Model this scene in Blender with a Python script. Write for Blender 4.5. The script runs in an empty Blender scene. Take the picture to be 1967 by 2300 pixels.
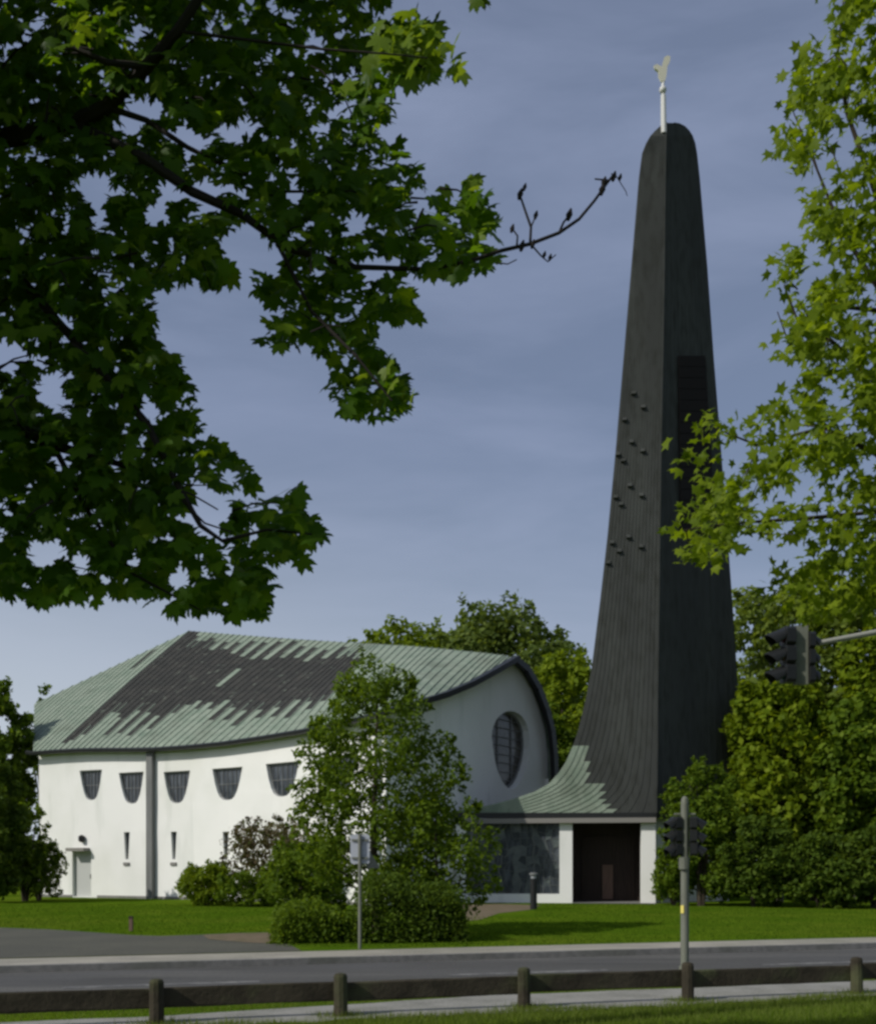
import bpy, math, random
import numpy as np
from mathutils import Vector, geometry

R = math.radians
SC = bpy.context.scene
random.seed(7)
RNG = np.random.default_rng(11)

# ------------------------------------------------------------------ camera
F = 2300.0; CX = 983.5; HZ = 1940.0; HC = 1.8
cam = bpy.data.cameras.new('camera'); co = bpy.data.objects.new('camera', cam)
SC.collection.objects.link(co); SC.camera = co
co.location = (0, 0, HC); co.rotation_euler = (R(90), 0, 0)
cam.sensor_fit = 'VERTICAL'; cam.sensor_height = 36; cam.sensor_width = 36 * 1967 / 2300
cam.lens = 36; cam.shift_y = (HZ - 1150) / 2300; cam.clip_start = 0.1; cam.clip_end = 3000

# ------------------------------------------------------------------ sky, sun, exposure
SUN = Vector((-0.865, -0.50, 0)).normalized(); EL = R(38)
w = bpy.data.worlds.new('World'); SC.world = w; w.use_nodes = True
nt = w.node_tree; N = nt.nodes; L = nt.links
bg = N['Background']; bg.inputs['Strength'].default_value = 0.088
sky = N.new('ShaderNodeTexSky'); sky.sky_type = 'NISHITA'; sky.sun_disc = False
sky.sun_elevation = EL; sky.sun_rotation = math.atan2(SUN.x, SUN.y)
sky.air_density = 1.0; sky.dust_density = 2.2; sky.ozone_density = 2.0
tc = N.new('ShaderNodeTexCoord'); mp = N.new('ShaderNodeMapping')
mp.inputs['Rotation'].default_value = (R(8), R(14), 0); mp.inputs['Scale'].default_value = (1.5, 1.5, 7)
nz = N.new('ShaderNodeTexNoise'); nz.inputs['Scale'].default_value = 1.7; nz.inputs['Detail'].default_value = 7; nz.inputs['Roughness'].default_value = .55
nz.inputs['Distortion'].default_value = .4
rp = N.new('ShaderNodeValToRGB'); rp.color_ramp.elements[0].position = .40; rp.color_ramp.elements[1].position = .74
rp.color_ramp.elements[0].color = (0.36,) * 3 + (1,); rp.color_ramp.elements[1].color = (.64,) * 3 + (1,)
mx = N.new('ShaderNodeMix'); mx.data_type = 'RGBA'; mx.inputs['B'].default_value = (4.6, 5.4, 7.75, 1)
L.new(tc.outputs['Generated'], mp.inputs[0]); L.new(mp.outputs[0], nz.inputs['Vector']); L.new(nz.outputs['Fac'], rp.inputs[0])
L.new(rp.outputs[0], mx.inputs['Factor']); L.new(sky.outputs[0], mx.inputs['A'])
sx_ = N.new('ShaderNodeSeparateXYZ'); L.new(tc.outputs['Generated'], sx_.inputs[0])
def mr(sock, a, b_, c, d):
    q = N.new('ShaderNodeMapRange'); q.inputs['From Min'].default_value = a; q.inputs['From Max'].default_value = b_; q.inputs['To Min'].default_value = c; q.inputs['To Max'].default_value = d; q.interpolation_type = 'SMOOTHSTEP'
    L.new(sock, q.inputs['Value']); return q.outputs[0]
ml = N.new('ShaderNodeMath'); ml.operation = 'MULTIPLY'; L.new(mr(sx_.outputs['Z'], .0, .42, .85, 0), ml.inputs[0]); L.new(mr(sx_.outputs['X'], -.45, .35, 1, .30), ml.inputs[1])
m2 = N.new('ShaderNodeMix'); m2.data_type = 'RGBA'; m2.inputs['B'].default_value = (8.2, 9.0, 9.9, 1)
L.new(ml.outputs[0], m2.inputs['Factor']); L.new(mx.outputs['Result'], m2.inputs['A']); L.new(m2.outputs['Result'], bg.inputs['Color'])
sl = bpy.data.lights.new('sun', 'SUN'); sl.energy = 3.9; sl.angle = R(.5); sl.color = (1, .96, .89)
so = bpy.data.objects.new('sun', sl); SC.collection.objects.link(so)
sd = Vector((SUN.x * math.cos(EL), SUN.y * math.cos(EL), math.sin(EL)))
so.rotation_euler = sd.to_track_quat('Z', 'Y').to_euler(); so.location = sd * 60
SC.view_settings.view_transform = 'Standard'; SC.view_settings.look = 'None'
SC.view_settings.exposure = -0.25; SC.view_settings.gamma = 1
SC.render.engine = 'CYCLES'; SC.cycles.use_denoising = True; SC.cycles.pixel_filter_type = 'BLACKMAN_HARRIS'
SC.cycles.filter_width = 2.9; SC.cycles.max_bounces = 8; SC.cycles.transparent_max_bounces = 8
SC.cycles.sample_clamp_indirect = 5

# ------------------------------------------------------------------ projection helpers (photo measurements -> metres)
def P(px, py, Y): return Vector(((px - CX) * Y / F, Y, HC - (py - HZ) * Y / F))
def GP(px, py, z=0):
    Y = (HC - z) * F / (py - HZ); return Vector(((px - CX) * Y / F, Y, z))
UX, UY = math.cos(math.atan(.30)), math.sin(math.atan(.30))
def RD(t, d, z=0): return Vector((t * UX - d * UY, t * UY + d * UX, z))   # road frame

# ------------------------------------------------------------------ object helpers
def link(o): SC.collection.objects.link(o); return o
def tag(o, label=None, cat=None, group=None, kind=None):
    if label: o['label'] = label
    if cat: o['category'] = cat
    if group: o['group'] = group
    if kind: o['kind'] = kind
    return o
def empty(name, loc, label, cat, group=None):
    o = link(bpy.data.objects.new(name, None)); o.location = loc; o.empty_display_size = .2
    return tag(o, label, cat, group)
class MB:
    def __init__(s): s.v = []; s.f = []; s.m = []
    def poly(s, pts, mi=0):
        b = len(s.v); s.v += [tuple(p) for p in pts]; s.f.append(tuple(range(b, b + len(pts)))); s.m.append(mi)
    def prism(s, pts, vec, mi=0):           # polygon extruded by a vector
        b = len(s.v); n = len(pts); vec = Vector(vec)
        s.v += [tuple(p) for p in pts] + [tuple(Vector(p) + vec) for p in pts]
        s.f.append(tuple(range(b, b + n))[::-1]); s.f.append(tuple(range(b + n, b + 2 * n)))
        for i in range(n):
            j = (i + 1) % n; s.f.append((b + i, b + j, b + n + j, b + n + i))
        s.m += [mi] * (n + 2)
    def box(s, c, size, rot=0, mi=0):
        c = Vector(c); hx, hy, hz = (q / 2 for q in size); ca, sa = math.cos(rot), math.sin(rot)
        pts = [c + Vector((x * ca - y * sa, x * sa + y * ca, -hz)) for x, y in ((-hx, -hy), (hx, -hy), (hx, hy), (-hx, hy))]
        s.prism(pts, (0, 0, 2 * hz), mi)
    def wall(s, p, q, z0, z1, th, mi=0):    # plan line p-q, thickness th on its left side
        p = Vector((p[0], p[1], z0)); q = Vector((q[0], q[1], z0)); d = (q - p).normalized(); n = Vector((-d.y, d.x, 0)) * th
        s.prism([p, q, q + n, p + n], (0, 0, z1 - z0), mi)
    def tube(s, pts, rad, seg=8, mi=0, cap=True):
        pts = [Vector(p) for p in pts]; rad = rad if hasattr(rad, '__len__') else [rad] * len(pts)
        b = len(s.v); prev = None
        for i, p in enumerate(pts):
            t = (pts[min(i + 1, len(pts) - 1)] - pts[max(i - 1, 0)]).normalized()
            if prev is None:
                a = t.orthogonal().normalized()
            else:
                a = (prev - t * prev.dot(t)).normalized()
            prev = a; c = t.cross(a)
            for k in range(seg):
                g = 2 * math.pi * k / seg
                s.v.append(tuple(p + (a * math.cos(g) + c * math.sin(g)) * rad[i]))
        for i in range(len(pts) - 1):
            for k in range(seg):
                j = (k + 1) % seg
                s.f.append((b + i * seg + k, b + i * seg + j, b + (i + 1) * seg + j, b + (i + 1) * seg + k)); s.m.append(mi)
        if cap:
            s.f.append(tuple(b + k for k in range(seg))[::-1]); e = b + (len(pts) - 1) * seg
            s.f.append(tuple(e + k for k in range(seg))); s.m += [mi] * 2
    def build(s, name, mats, parent=None, smooth=False, merge=False):
        me = bpy.data.meshes.new(name); me.from_pydata(s.v, [], s.f)
        for m in (mats if isinstance(mats, (list, tuple)) else [mats]): me.materials.append(m)
        me.polygons.foreach_set('material_index', s.m)
        if smooth: me.polygons.foreach_set('use_smooth', [True] * len(s.f))
        me.update(); o = link(bpy.data.objects.new(name, me))
        if parent:
            o.parent = parent
            pl = Vector(parent.location)
            pp = parent.parent
            if parent.type == 'EMPTY':
                me.transform(__import__('mathutils').Matrix.Translation(-pl))
            elif pp and pp.type == 'EMPTY':
                me.transform(__import__('mathutils').Matrix.Translation(-Vector(pp.location)))
        return o

# ------------------------------------------------------------------ materials
def mat(name, col, rough=.8, spec=.3, metal=0, noise=None, bump=None, trans=None):
    """noise=(scale, colour2, lo, hi[, stretch]); bump=(scale, strength, distance)"""
    m = bpy.data.materials.new(name); m.use_nodes = True; t = m.node_tree; b = t.nodes['Principled BSDF']
    b.inputs['Base Color'].default_value = (*col, 1); b.inputs['Roughness'].default_value = rough
    b.inputs['Specular IOR Level'].default_value = spec; b.inputs['Metallic'].default_value = metal
    tc = t.nodes.new('ShaderNodeTexCoord')
    def ns(scale, stretch=(1, 1, 1), detail=5):
        mp = t.nodes.new('ShaderNodeMapping'); mp.inputs['Scale'].default_value = stretch
        n = t.nodes.new('ShaderNodeTexNoise'); n.inputs['Scale'].default_value = scale; n.inputs['Detail'].default_value = detail
        t.links.new(tc.outputs['Object'], mp.inputs[0]); t.links.new(mp.outputs[0], n.inputs['Vector']); return n
    last = None
    for k in (noise or []):
        n = ns(k[0], k[4] if len(k) > 4 else (1, 1, 1)); rr = t.nodes.new('ShaderNodeMapRange')
        rr.inputs['From Min'].default_value = k[2]; rr.inputs['From Max'].default_value = k[3]
        x = t.nodes.new('ShaderNodeMix'); x.data_type = 'RGBA'; x.inputs['B'].default_value = (*k[1], 1)
        if last: t.links.new(last, x.inputs['A'])
        else: x.inputs['A'].default_value = (*col, 1)
        t.links.new(n.outputs['Fac'], rr.inputs['Value']); t.links.new(rr.outputs[0], x.inputs['Factor']); last = x.outputs['Result']
    if last: t.links.new(last, b.inputs['Base Color'])
    if bump:
        n = ns(bump[0], bump[3] if len(bump) > 3 else (1, 1, 1)); bp = t.nodes.new('ShaderNodeBump'); bp.inputs['Strength'].default_value = bump[1]; bp.inputs['Distance'].default_value = bump[2]
        t.links.new(n.outputs['Fac'], bp.inputs['Height']); t.links.new(bp.outputs[0], b.inputs['Normal'])
    return m
def leafmat(name, cols, trans=.35, rough=.6, tcol=None, spec=.1):
    m = bpy.data.materials.new(name); m.use_nodes = True; t = m.node_tree; b = t.nodes['Principled BSDF']; out = t.nodes['Material Output']
    g = t.nodes.new('ShaderNodeNewGeometry'); r = t.nodes.new('ShaderNodeValToRGB'); e = r.color_ramp.elements
    while len(e) < len(cols): e.new(.5)
    for i, c in enumerate(cols): e[i].position = i / max(1, len(cols) - 1); e[i].color = (*c, 1)
    t.links.new(g.outputs['Random Per Island'], r.inputs[0]); t.links.new(r.outputs[0], b.inputs['Base Color'])
    b.inputs['Roughness'].default_value = rough; b.inputs['Specular IOR Level'].default_value = spec
    tr = t.nodes.new('ShaderNodeBsdfTranslucent'); mul = t.nodes.new('ShaderNodeMix'); mul.data_type = 'RGBA'; mul.blend_type = 'MULTIPLY'
    mul.inputs['Factor'].default_value = 1; mul.inputs['B'].default_value = (*(tcol or (1.6, 1.5, .6)), 1)
    t.links.new(r.outputs[0], mul.inputs['A']); t.links.new(mul.outputs['Result'], tr.inputs['Color'])
    ms = t.nodes.new('ShaderNodeMixShader'); ms.inputs[0].default_value = trans
    t.links.new(b.outputs[0], ms.inputs[1]); t.links.new(tr.outputs[0], ms.inputs[2]); t.links.new(ms.outputs[0], out.inputs['Surface'])
    return m

PLASTER = mat('white plaster', (.80, .80, .765), .9, .2, noise=[(.35, (.72, .73, .68), .45, .8), (1.2, (.60, .62, .57), .58, .85, (1, 1, .18)), (.22, (.66, .67, .60), .5, .8)], bump=(14, .25, .02))
COPPER = mat('green copper', (.23, .275, .215), .7, .2, noise=[(1.1, (.165, .22, .165), .4, .75), (3.5, (.29, .34, .27), .5, .8, (1, 1, .5)), (.5, (.14, .165, .125), .55, .8), (5, (.10, .11, .09), .62, .8)])
DARKFELT = mat('dark roofing', (.042, .043, .040), .9, .12, noise=[(1.5, (.066, .064, .057), .45, .8), (9, (.026, .027, .025), .5, .8), (2.2, (.13, .15, .12), .62, .74)])
SLATE = mat('dark tower sheet', (.050, .053, .050), .8, .04, 0, noise=[(.8, (.070, .075, .068), .4, .8, (1, 1, .12)), (4, (.036, .038, .033), .45, .8, (1, 1, .3))])
BLACK = mat('black metal', (.012, .013, .013), .45, .4)
ZINC = mat('grey zinc', (.16, .165, .16), .55, .4, noise=[(2, (.10, .105, .10), .4, .8, (1, 1, .3))])
GLASS = mat('dark window glass', (.035, .042, .05), .12, .7, noise=[(1.6, (.10, .115, .13), .45, .7, (3, 3, 1))])
LEAD = mat('window bars', (.20, .205, .20), .7, .3)
WOODDARK = mat('dark brown door wood', (.028, .017, .012), .6, .3, noise=[(5, (.05, .03, .022), .4, .8, (4, 4, .3))])
WOODMID = mat('weathered brown wood', (.16, .10, .075), .7, .3, noise=[(6, (.10, .065, .05), .4, .8, (4, 4, .3))])
GOLD = mat('gilded metal', (.85, .78, .52), .35, .5, .7)
PALEMETAL = mat('pale painted metal', (.55, .55, .52), .5, .4)
GALV = mat('galvanised steel', (.17, .18, .145), .6, .3, .1, noise=[(6, (.12, .125, .10), .4, .8, (1, 1, .3))])
SIGNBACK = mat('grey sign back', (.42, .45, .50), .5, .4, .1)
ARMM = mat('pale grey arm', (.30, .30, .26), .5, .4)
YELLOW = mat('yellow sticker', (.7, .6, .15), .6)
LENSR = mat('unlit red lens', (.05, .01, .01), .3, .5); LENSY = mat('unlit amber lens', (.06, .04, .01), .3, .5); LENSG = mat('unlit green lens', (.01, .04, .025), .3, .5)
BARK = mat('bark', (.045, .035, .025), .9, .2, noise=[(8, (.08, .068, .05), .4, .75, (1, 1, .25))], bump=(14, .6, .03, (1, 1, .3)))
BARKPALE = mat('pale bark', (.14, .125, .09), .9, .2, noise=[(6, (.07, .065, .05), .4, .75, (1, 1, .25))])
FENCEWOOD = mat('weathered fence timber', (.060, .052, .036), .9, .1, noise=[(3, (.030, .026, .019), .35, .7, (1, 1, 1)), (1.3, (.085, .10, .045), .5, .75)], bump=(18, .5, .02))
ASPHALT = mat('asphalt', (.085, .084, .078), .9, .1, noise=[(.2, (.15, .147, .135), .45, .68, (.25, 3, 1)), (.8, (.06, .06, .058), .5, .75, (.3, 2, 1)), (.35, (.10, .10, .098), .4, .7), (30, (.06, .06, .065), .5, .75)], bump=(60, .3, .01))  # pale stretched noise paints dappled sun streaks into the road colour
ASPHALT2 = mat('old side asphalt', (.088, .088, .072), .9, .1, noise=[(.5, (.11, .108, .085), .4, .7), (25, (.06, .06, .05), .5, .75)], bump=(50, .3, .01))
PAVING = mat('light pavement', (.34, .32, .265), .9, .1, noise=[(1.0, (.24, .225, .19), .4, .7), (.3, (.22, .215, .17), .45, .7), (22, (.38, .36, .31), .5, .8)], bump=(30, .3, .01))
CONCRETE = mat('footpath gravel', (.27, .265, .24), .9, .2, noise=[(1.6, (.18, .18, .155), .4, .7), (25, (.34, .33, .30), .5, .8)], bump=(40, .4, .015))
KERB = mat('kerb stone', (.22, .215, .20), .85, .2, noise=[(8, (.15, .15, .14), .4, .7), (.7, (.12, .125, .10), .5, .75)])
PAINT = mat('worn road paint', (.22, .22, .21), .9, .1, noise=[(3, (.11, .11, .11), .4, .65), (12, (.10, .10, .10), .5, .7)])
DIRT = mat('bare brown soil', (.16, .125, .085), .95, .1, noise=[(2, (.11, .10, .055), .4, .7), (14, (.20, .16, .11), .5, .8)], bump=(10, .5, .04))
LAWN = mat('lawn', (.062, .115, .006), 1, 0, noise=[(.35, (.10, .15, .010), .4, .7), (.12, (.11, .14, .014), .5, .75), (6, (.042, .085, .005), .5, .8), (.9, (.05, .098, .005), .5, .75)], bump=(16, .6, .05))
SOFFIT = mat('soffit boards', (.22, .21, .19), .8, .2)

# ------------------------------------------------------------------ ground and roads
def sheet(name, pts, z, m, thick=None, label=None):
    b = MB(); pts = [Vector((p[0], p[1], z)) for p in pts]
    a = sum(pts[i].x * pts[(i + 1) % len(pts)].y - pts[(i + 1) % len(pts)].x * pts[i].y for i in range(len(pts)))
    if a < 0: pts.reverse()
    if thick: b.prism([p - Vector((0, 0, thick)) for p in pts], (0, 0, thick))
    else: b.poly(pts)
    o = b.build(name, m); o['kind'] = 'structure'; return o
sheet('ground', [(-900, -300), (900, -300), (900, 1500), (-900, 1500)], -.35, LAWN)
sheet('grass_verge', [RD(-60, -40), RD(60, -40), RD(60, 14.0), RD(-60, 14.0)], 0, LAWN, .3)
sheet('road', [RD(-90, 14.16), RD(90, 14.16), RD(90, 19.3), RD(-90, 19.3)], -.11, ASPHALT, .2)
sheet('kerb_near', [RD(-60, 14.0), RD(60, 14.0), RD(60, 14.16), RD(-60, 14.16)], .012, KERB, .25)
sheet('kerb_far', [RD(-90, 19.3), RD(90, 19.3), RD(90, 19.48), RD(-90, 19.48)], .012, KERB, .25)
sheet('pavement', [RD(-90, 19.48), RD(90, 19.48), RD(90, 20.9), RD(-90, 20.9)], 0.004, PAVING, .3)
sheet('lawn', [RD(-90, 20.9), RD(90, 20.9), RD(90, 120), RD(-90, 120)], .01, LAWN, .3)
# footpath in front of the road, ragged on the near side
pp = [RD(-40, 11.95)]
for i in range(160):
    t = -20 + i * .25; pp.append(RD(t, 11.58 + .10 * math.sin(i * 1.7) * math.sin(i * .37) + random.uniform(-.06, .06)))
fd = lambda t: 12.5 + .65 * min(1, max(0, (t - .5) / 4)) ** 1.0
far = [RD(-20 + i * .5, fd(-20 + i * .5) + random.uniform(-.04, .04)) for i in range(80)]
sheet('footpath', pp[1:] + far[::-1], .006, CONCRETE)
# side street mouth on the left and worn soil
edge = [(-700, 2070), (-300, 2076), (0, 2085), (110, 2089), (200, 2095), (300, 2102), (360, 2104), (450, 2101), (540, 2097), (600, 2096), (622, 2100), (628, 2112)]
e3 = [GP(*q) for q in edge]; t1 = e3[-1].x * UX + e3[-1].y * UY; t0 = e3[0].x * UX + e3[0].y * UY
sheet('side_street', e3 + [RD(t1, 20.9), RD(-18, 20.9), RD(t0 - 6, 20.9)], .018, ASPHALT2)
sheet('soil_patch', [GP(455, 2102), GP(540, 2098), GP(600, 2097), GP(620, 2101), GP(640, 2122), GP(560, 2119), GP(470, 2112)], .024, DIRT)
sheet('bare_soil_strip', [GP(1030, 2034), GP(1120, 2031), GP(1215, 2034), GP(1190, 2044), GP(1120, 2052), GP(1080, 2066), GP(1030, 2072)], .016, DIRT)
b = MB()
for k in range(-6, 8):
    c = k * 6.2 - 1.0; pts = [RD(c, 16.62, -.105), RD(c + 3.0, 16.62, -.105), RD(c + 3.0, 16.82, -.105), RD(c, 16.82, -.105)]
    b.poly(pts)
o = b.build('road_marking', PAINT); o['kind'] = 'structure'

# ------------------------------------------------------------------ church
church = empty('church', (-9, 52, 0), 'long white rendered church with flat topped windows under a green and black copper roof', 'church')
def ratio(px): return (px - CX) / F
# eave chain (plan + height) read along the left side wall
EZ = 7.85
eave_px = [(75, 1690), (120, 1686), (175, 1683), (230, 1682), (290, 1682), (345, 1681), (420, 1676), (500, 1668), (590, 1655), (680, 1640), (770, 1622), (850, 1602)]
def eave_pt(px, py):
    Y = 55.2 + (px - 75) / (850 - 75) * (42.7 - 55.2) - 0.6 * math.sin(math.pi * min(1, (px - 75) / 775)) * -1.5
    return P(px, py, Y)
EAVE = [eave_pt(*q) for q in eave_px]
C0 = EAVE[-1].copy()
FD = Vector((8.3, 11.5, 0)).normalized(); FN = Vector((FD.y, -FD.x, 0))      # front wall direction and outward normal
def fp(px, py, off=0):                                                        # point on the front wall plane
    A = C0.x - C0.y * ratio(px); B = FD.x - FD.y * ratio(px); s = -(A + off * (FN.x - FN.y * ratio(px))) / B
    q = Vector((C0.x, C0.y, 0)) + FD * s + FN * off; return Vector((q.x, q.y, HC - (py - HZ) * q.y / F))
verge_px = [(850, 1602), (920, 1583), (990, 1562), (1050, 1537), (1105, 1507), (1152, 1479), (1180, 1503), (1205, 1545), (1223, 1592), (1235, 1640), (1241, 1695), (1243, 1750)]
VERGE = [fp(*q) for q in verge_px]
B0 = VERGE[5]
G = P(78, 1581, 63); A0 = P(425, 1417, 66)
def lerp(a, b, t): return a + (b - a) * t
def chain(pts, t):
    n = len(pts) - 1; x = min(max(t, 0), .99999) * n; i = int(x); return lerp(pts[i], pts[i + 1], x - i)
def ridge(px, py):
    t = (px - 425) / (1152 - 425); return P(px, py, 66 + (B0.y - 66) * t)
SECT = []   # (bottom, top) seams
def add_sect(bf, tf, n, last=False):
    for i in range(n + (1 if last else 0)): SECT.append((bf(i / n), tf(i / n)))
E0 = EAVE[0]
hip = lambda t: lerp(G, A0, t)
add_sect(lambda t: lerp(G, E0, t), lambda t: hip(.72 * t), 12)
add_sect(lambda t: lerp(E0, EAVE[1], t), lambda t: hip(.72 + .28 * t), 4)
n1 = len(SECT)
rp_ = [(425, 1417), (510, 1424), (600, 1431), (700, 1438), (800, 1444), (850, 1447)]
RID1 = [ridge(*q) for q in rp_]
add_sect(lambda t: chain(EAVE[1:10], t), lambda t: chain(RID1, t), 34)
n2 = len(SECT)
RID2 = [ridge(850, 1447), ridge(930, 1452), ridge(1000, 1458)]
add_sect(lambda t: chain(EAVE[9:], t), lambda t: chain(RID2, t), 10)
RID3 = [ridge(1000, 1458), ridge(1080, 1466), ridge(1130, 1472), B0]
add_sect(lambda t: chain(VERGE[:6], t), lambda t: chain(RID3, t), 12, True)
b = MB(); ribs = b; UPN = Vector((0, 0, 1))
def rowpt(s, v):
    p = lerp(s[0], s[1], v); Ls = (s[1] - s[0]).length; return p + Vector((0, 0, .035 * Ls * v * (1 - v)))
NV = 12
for i in range(len(SECT) - 1):
    lo, hi, lo2, hi2 = 2, 2, 2, 2
    if n1 - 3 <= i < n2:
        k = i - n1; odd = k % 2
        lo = .12 + (.14 if odd else 0)
        if k < 3: lo = .04 + .03 * k
        if 3 <= k < 6: lo = .26
        if 14 <= k <= 19: lo = .30 + (.06 if odd else 0)
        if k > 19: lo = .17 + (.13 if odd else 0)
        hi = .78 if odd else .96
        if k < 6: hi = .99 - .01 * k
        if 6 <= k < 12: hi = .84 if odd else .93
        if 24 <= k: hi = .80 if odd else .93
        lo += random.uniform(-.035, .04); hi += random.uniform(-.05, .025)
        if k < 0: lo, hi = (.72, .93) if k == -3 else (2, 2)
        if k > 31: hi = .80
    cuts = sorted({0, 1} | {j / NV for j in range(1, NV)} | {x for x in (lo, hi) if 0 < x < 1})
    for a, c in zip(cuts[:-1], cuts[1:]):
        mid = (a + c) / 2; dark = lo < mid < hi
        if n1 <= i < n2 and (i - n1) == 15 and .52 < mid < .70: dark = False
        b.poly([rowpt(SECT[i], a), rowpt(SECT[i + 1], a), rowpt(SECT[i + 1], c), rowpt(SECT[i], c)], 1 if dark else 0)
    if i > 0:
        s = SECT[i]
        for a, c in zip([j / 6 for j in range(6)], [(j + 1) / 6 for j in range(6)]):
            p, q = rowpt(s, a), rowpt(s, c)
            if (q - p).length < .05: continue
            mid = (a + c) / 2; dk = lo < mid < hi and n1 < i < n2
            ribs.tube([p + Vector((0, 0, .02)), q + Vector((0, 0, .02))], .036 if not dk else .022, 4, 1 if dk else 0, False)
roof = b.build('roof', [COPPER, DARKFELT], church)
tag(roof, 'green copper roof with a large area stripped to black roofing')
# rear slope behind the ridge, reaching round to the right verge
RIDGE = [hip(t / 6) for t in range(6)] + [chain(RID1, t / 6) for t in range(6)] + [chain(RID2, t / 2) for t in range(2)] + [chain(RID3, t / 3) for t in range(4)]
back_eave = lambda t: lerp(Vector((G.x + .3, G.y + .3, 9.5)), VERGE[-1], t) + Vector((3.0, 9.5, 0)) * math.sin(math.pi * t) * .55
nb = len(RIDGE); b = MB()
vr = VERGE[5:]
def back_pt(i, j, m=6):
    t = i / (nb - 1); v = j / m; p = lerp(RIDGE[i], back_eave(t), v); p.z += (1 - (1 - v) ** .6 * 1) * 0
    bul = math.sin(math.pi * v) * (1.2 + .6 * t); p += Vector((.75, .35, .75)).normalized() * bul
    if i == nb - 1: p = chain(vr, v)
    return p
for i in range(nb - 1):
    for j in range(6):
        b.poly([back_pt(i, j), back_pt(i + 1, j), back_pt(i + 1, j + 1), back_pt(i, j + 1)])
tag(b.build('rear_roof', COPPER, church), 'far roof slope behind the ridge')
# eave gutter, verge boards
b = MB(); b.tube([E0 + Vector((-.4, .1, 0))] + [p + Vector((0, -.03, -.06)) for p in EAVE], .12, 6); b.build('gutter', BLACK, church)
b = MB()
for i in range(len(VERGE) - 1):
    p, q = VERGE[i], VERGE[i + 1]; wd = .13 if i < 5 else .16 + .05 * min(3, i - 4)
    d = (q - p).normalized(); n = d.cross(FN).normalized()
    if n.dot(Vector((-.1, 0, -1))) < 0 and i < 5: n = -n
    if i >= 5:
        n = -n if n.x * FD.x + n.y * FD.y > 0 else n
    b.prism([p - n * .12, q - n * .12, q + n * wd, p + n * wd], FN * (.42 if i < 5 else .26))
b.build('verge_board', BLACK, church)
# side wall, with window openings
WALLCH = []
for i, p in enumerate(EAVE):
    a = EAVE[max(i - 1, 0)]; c = EAVE[min(i + 1, len(EAVE) - 1)]; d = (c - a); d.z = 0; d.normalize(); n = Vector((-d.y, d.x, 0))
    WALLCH.append(Vector((p.x, p.y, 0)) + n * .42)
cum = [0]
for i in range(len(WALLCH) - 1): cum.append(cum[-1] + (WALLCH[i + 1] - WALLCH[i]).length)
def wall_at(s, z=0, off=0):
    s = min(max(s, 0), cum[-1] - 1e-4); i = max(k for k in range(len(cum) - 1) if cum[k] <= s)
    d = (WALLCH[i + 1] - WALLCH[i]).normalized(); q = WALLCH[i] + d * (s - cum[i]); n = Vector((d.y, -d.x, 0))
    q = q + n * off; return Vector((q.x, q.y, z))
def wall_px(px, py):       # pixel -> (s, z) on the side wall
    best = min((abs(CX + wall_at(s / 20).x / wall_at(s / 20).y * F - px), s / 20) for s in range(int(cum[-1] * 20)))
    q = wall_at(best[1]); return best[1], HC - (py - HZ) * q.y / F
def holed(b, mapf, outline, holes, grid, mi=0):
    V = [Vector(p) for p in outline]; E = []; n = len(V); E += [(i, (i + 1) % n) for i in range(n)]
    for h in holes:
        k = len(V); V += [Vector(p) for p in h]; E += [(k + i, k + (i + 1) % len(h)) for i in range(len(h))]
    V += [Vector(p) for p in grid]
    vo, _, fo, *_ = geometry.delaunay_2d_cdt(V, E, [], 1, 1e-5)
    def inside(p, poly):
        c = False; j = len(poly) - 1
        for i in range(len(poly)):
            xi, yi = poly[i]; xj, yj = poly[j]
            if (yi > p[1]) != (yj > p[1]) and p[0] < (xj - xi) * (p[1] - yi) / (yj - yi) + xi: c = not c
            j = i
        return c
    for f in fo:
        c = sum((vo[i] for i in f), Vector((0, 0))) / len(f)
        if any(inside(c, h) for h in holes) or not inside(c, outline): continue
        b.poly([mapf(vo[i][0], vo[i][1]) for i in f], mi)
def lunette(px0, px1, py0, py1, skew=0):
    (s0, z1), (s1, _) = wall_px(px0, py0), wall_px(px1, py0); sm = (s0 + s1) / 2; _, z0 = wall_px((px0 + px1) / 2, py1)
    hw = (s1 - s0) / 2; pts = [(s1, z1), (s0, z1)]
    for k in range(1, 12):
        x = -1 + 2 * k / 12; y = abs(x) ** 3.3; pts.append((sm + skew * hw * (1 - y) + x * hw * (1 - .05 * (1 - y)), z0 + (z1 - z0) * y))
    return pts
WINPX = [(180, 230, 1731, 1797, .05), (267, 323, 1736, 1805, .05), (368, 428, 1734, 1804, 0), (477, 545, 1727, 1797, -.02), (598, 672, 1716, 1789, -.05), (725, 805, 1700, 1776, -.05)]
wins = [lunette(*q) for q in WINPX]
slits = []
for px, py0, py1 in ((285, 1869, 1930), (391, 1868, 1930), (508, 1868, 1932), (640, 1868, 1935)):
    s, z1 = wall_px(px, py0); _, z0 = wall_px(px, py1); slits.append([(s + .2, z1), (s - .2, z1), (s - .17, z1 - .35), (s - .1, z0), (s + .1, z0), (s + .17, z1 - .35)])
ds0, _ = wall_px(163, 1910); ds1, _ = wall_px(206, 1910); _, dz1 = wall_px(185, 1913)
door = [(ds0, .06), (ds1, .06), (ds1, dz1), (ds0, dz1)]
S = cum[-1]; topz = lambda s: chain([Vector((0, 0, p.z)) for p in EAVE], 0).z
def topz(s):
    i = max(k for k in range(len(cum) - 1) if cum[k] <= min(s, S - 1e-4)); t = (s - cum[i]) / (cum[i + 1] - cum[i]); return EAVE[i].z + (EAVE[i + 1].z - EAVE[i].z) * t + .02
outline = [(S * i / 60, 0) for i in range(61)] + [(s, topz(s)) for s in [c for c in cum][::-1]]
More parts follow.
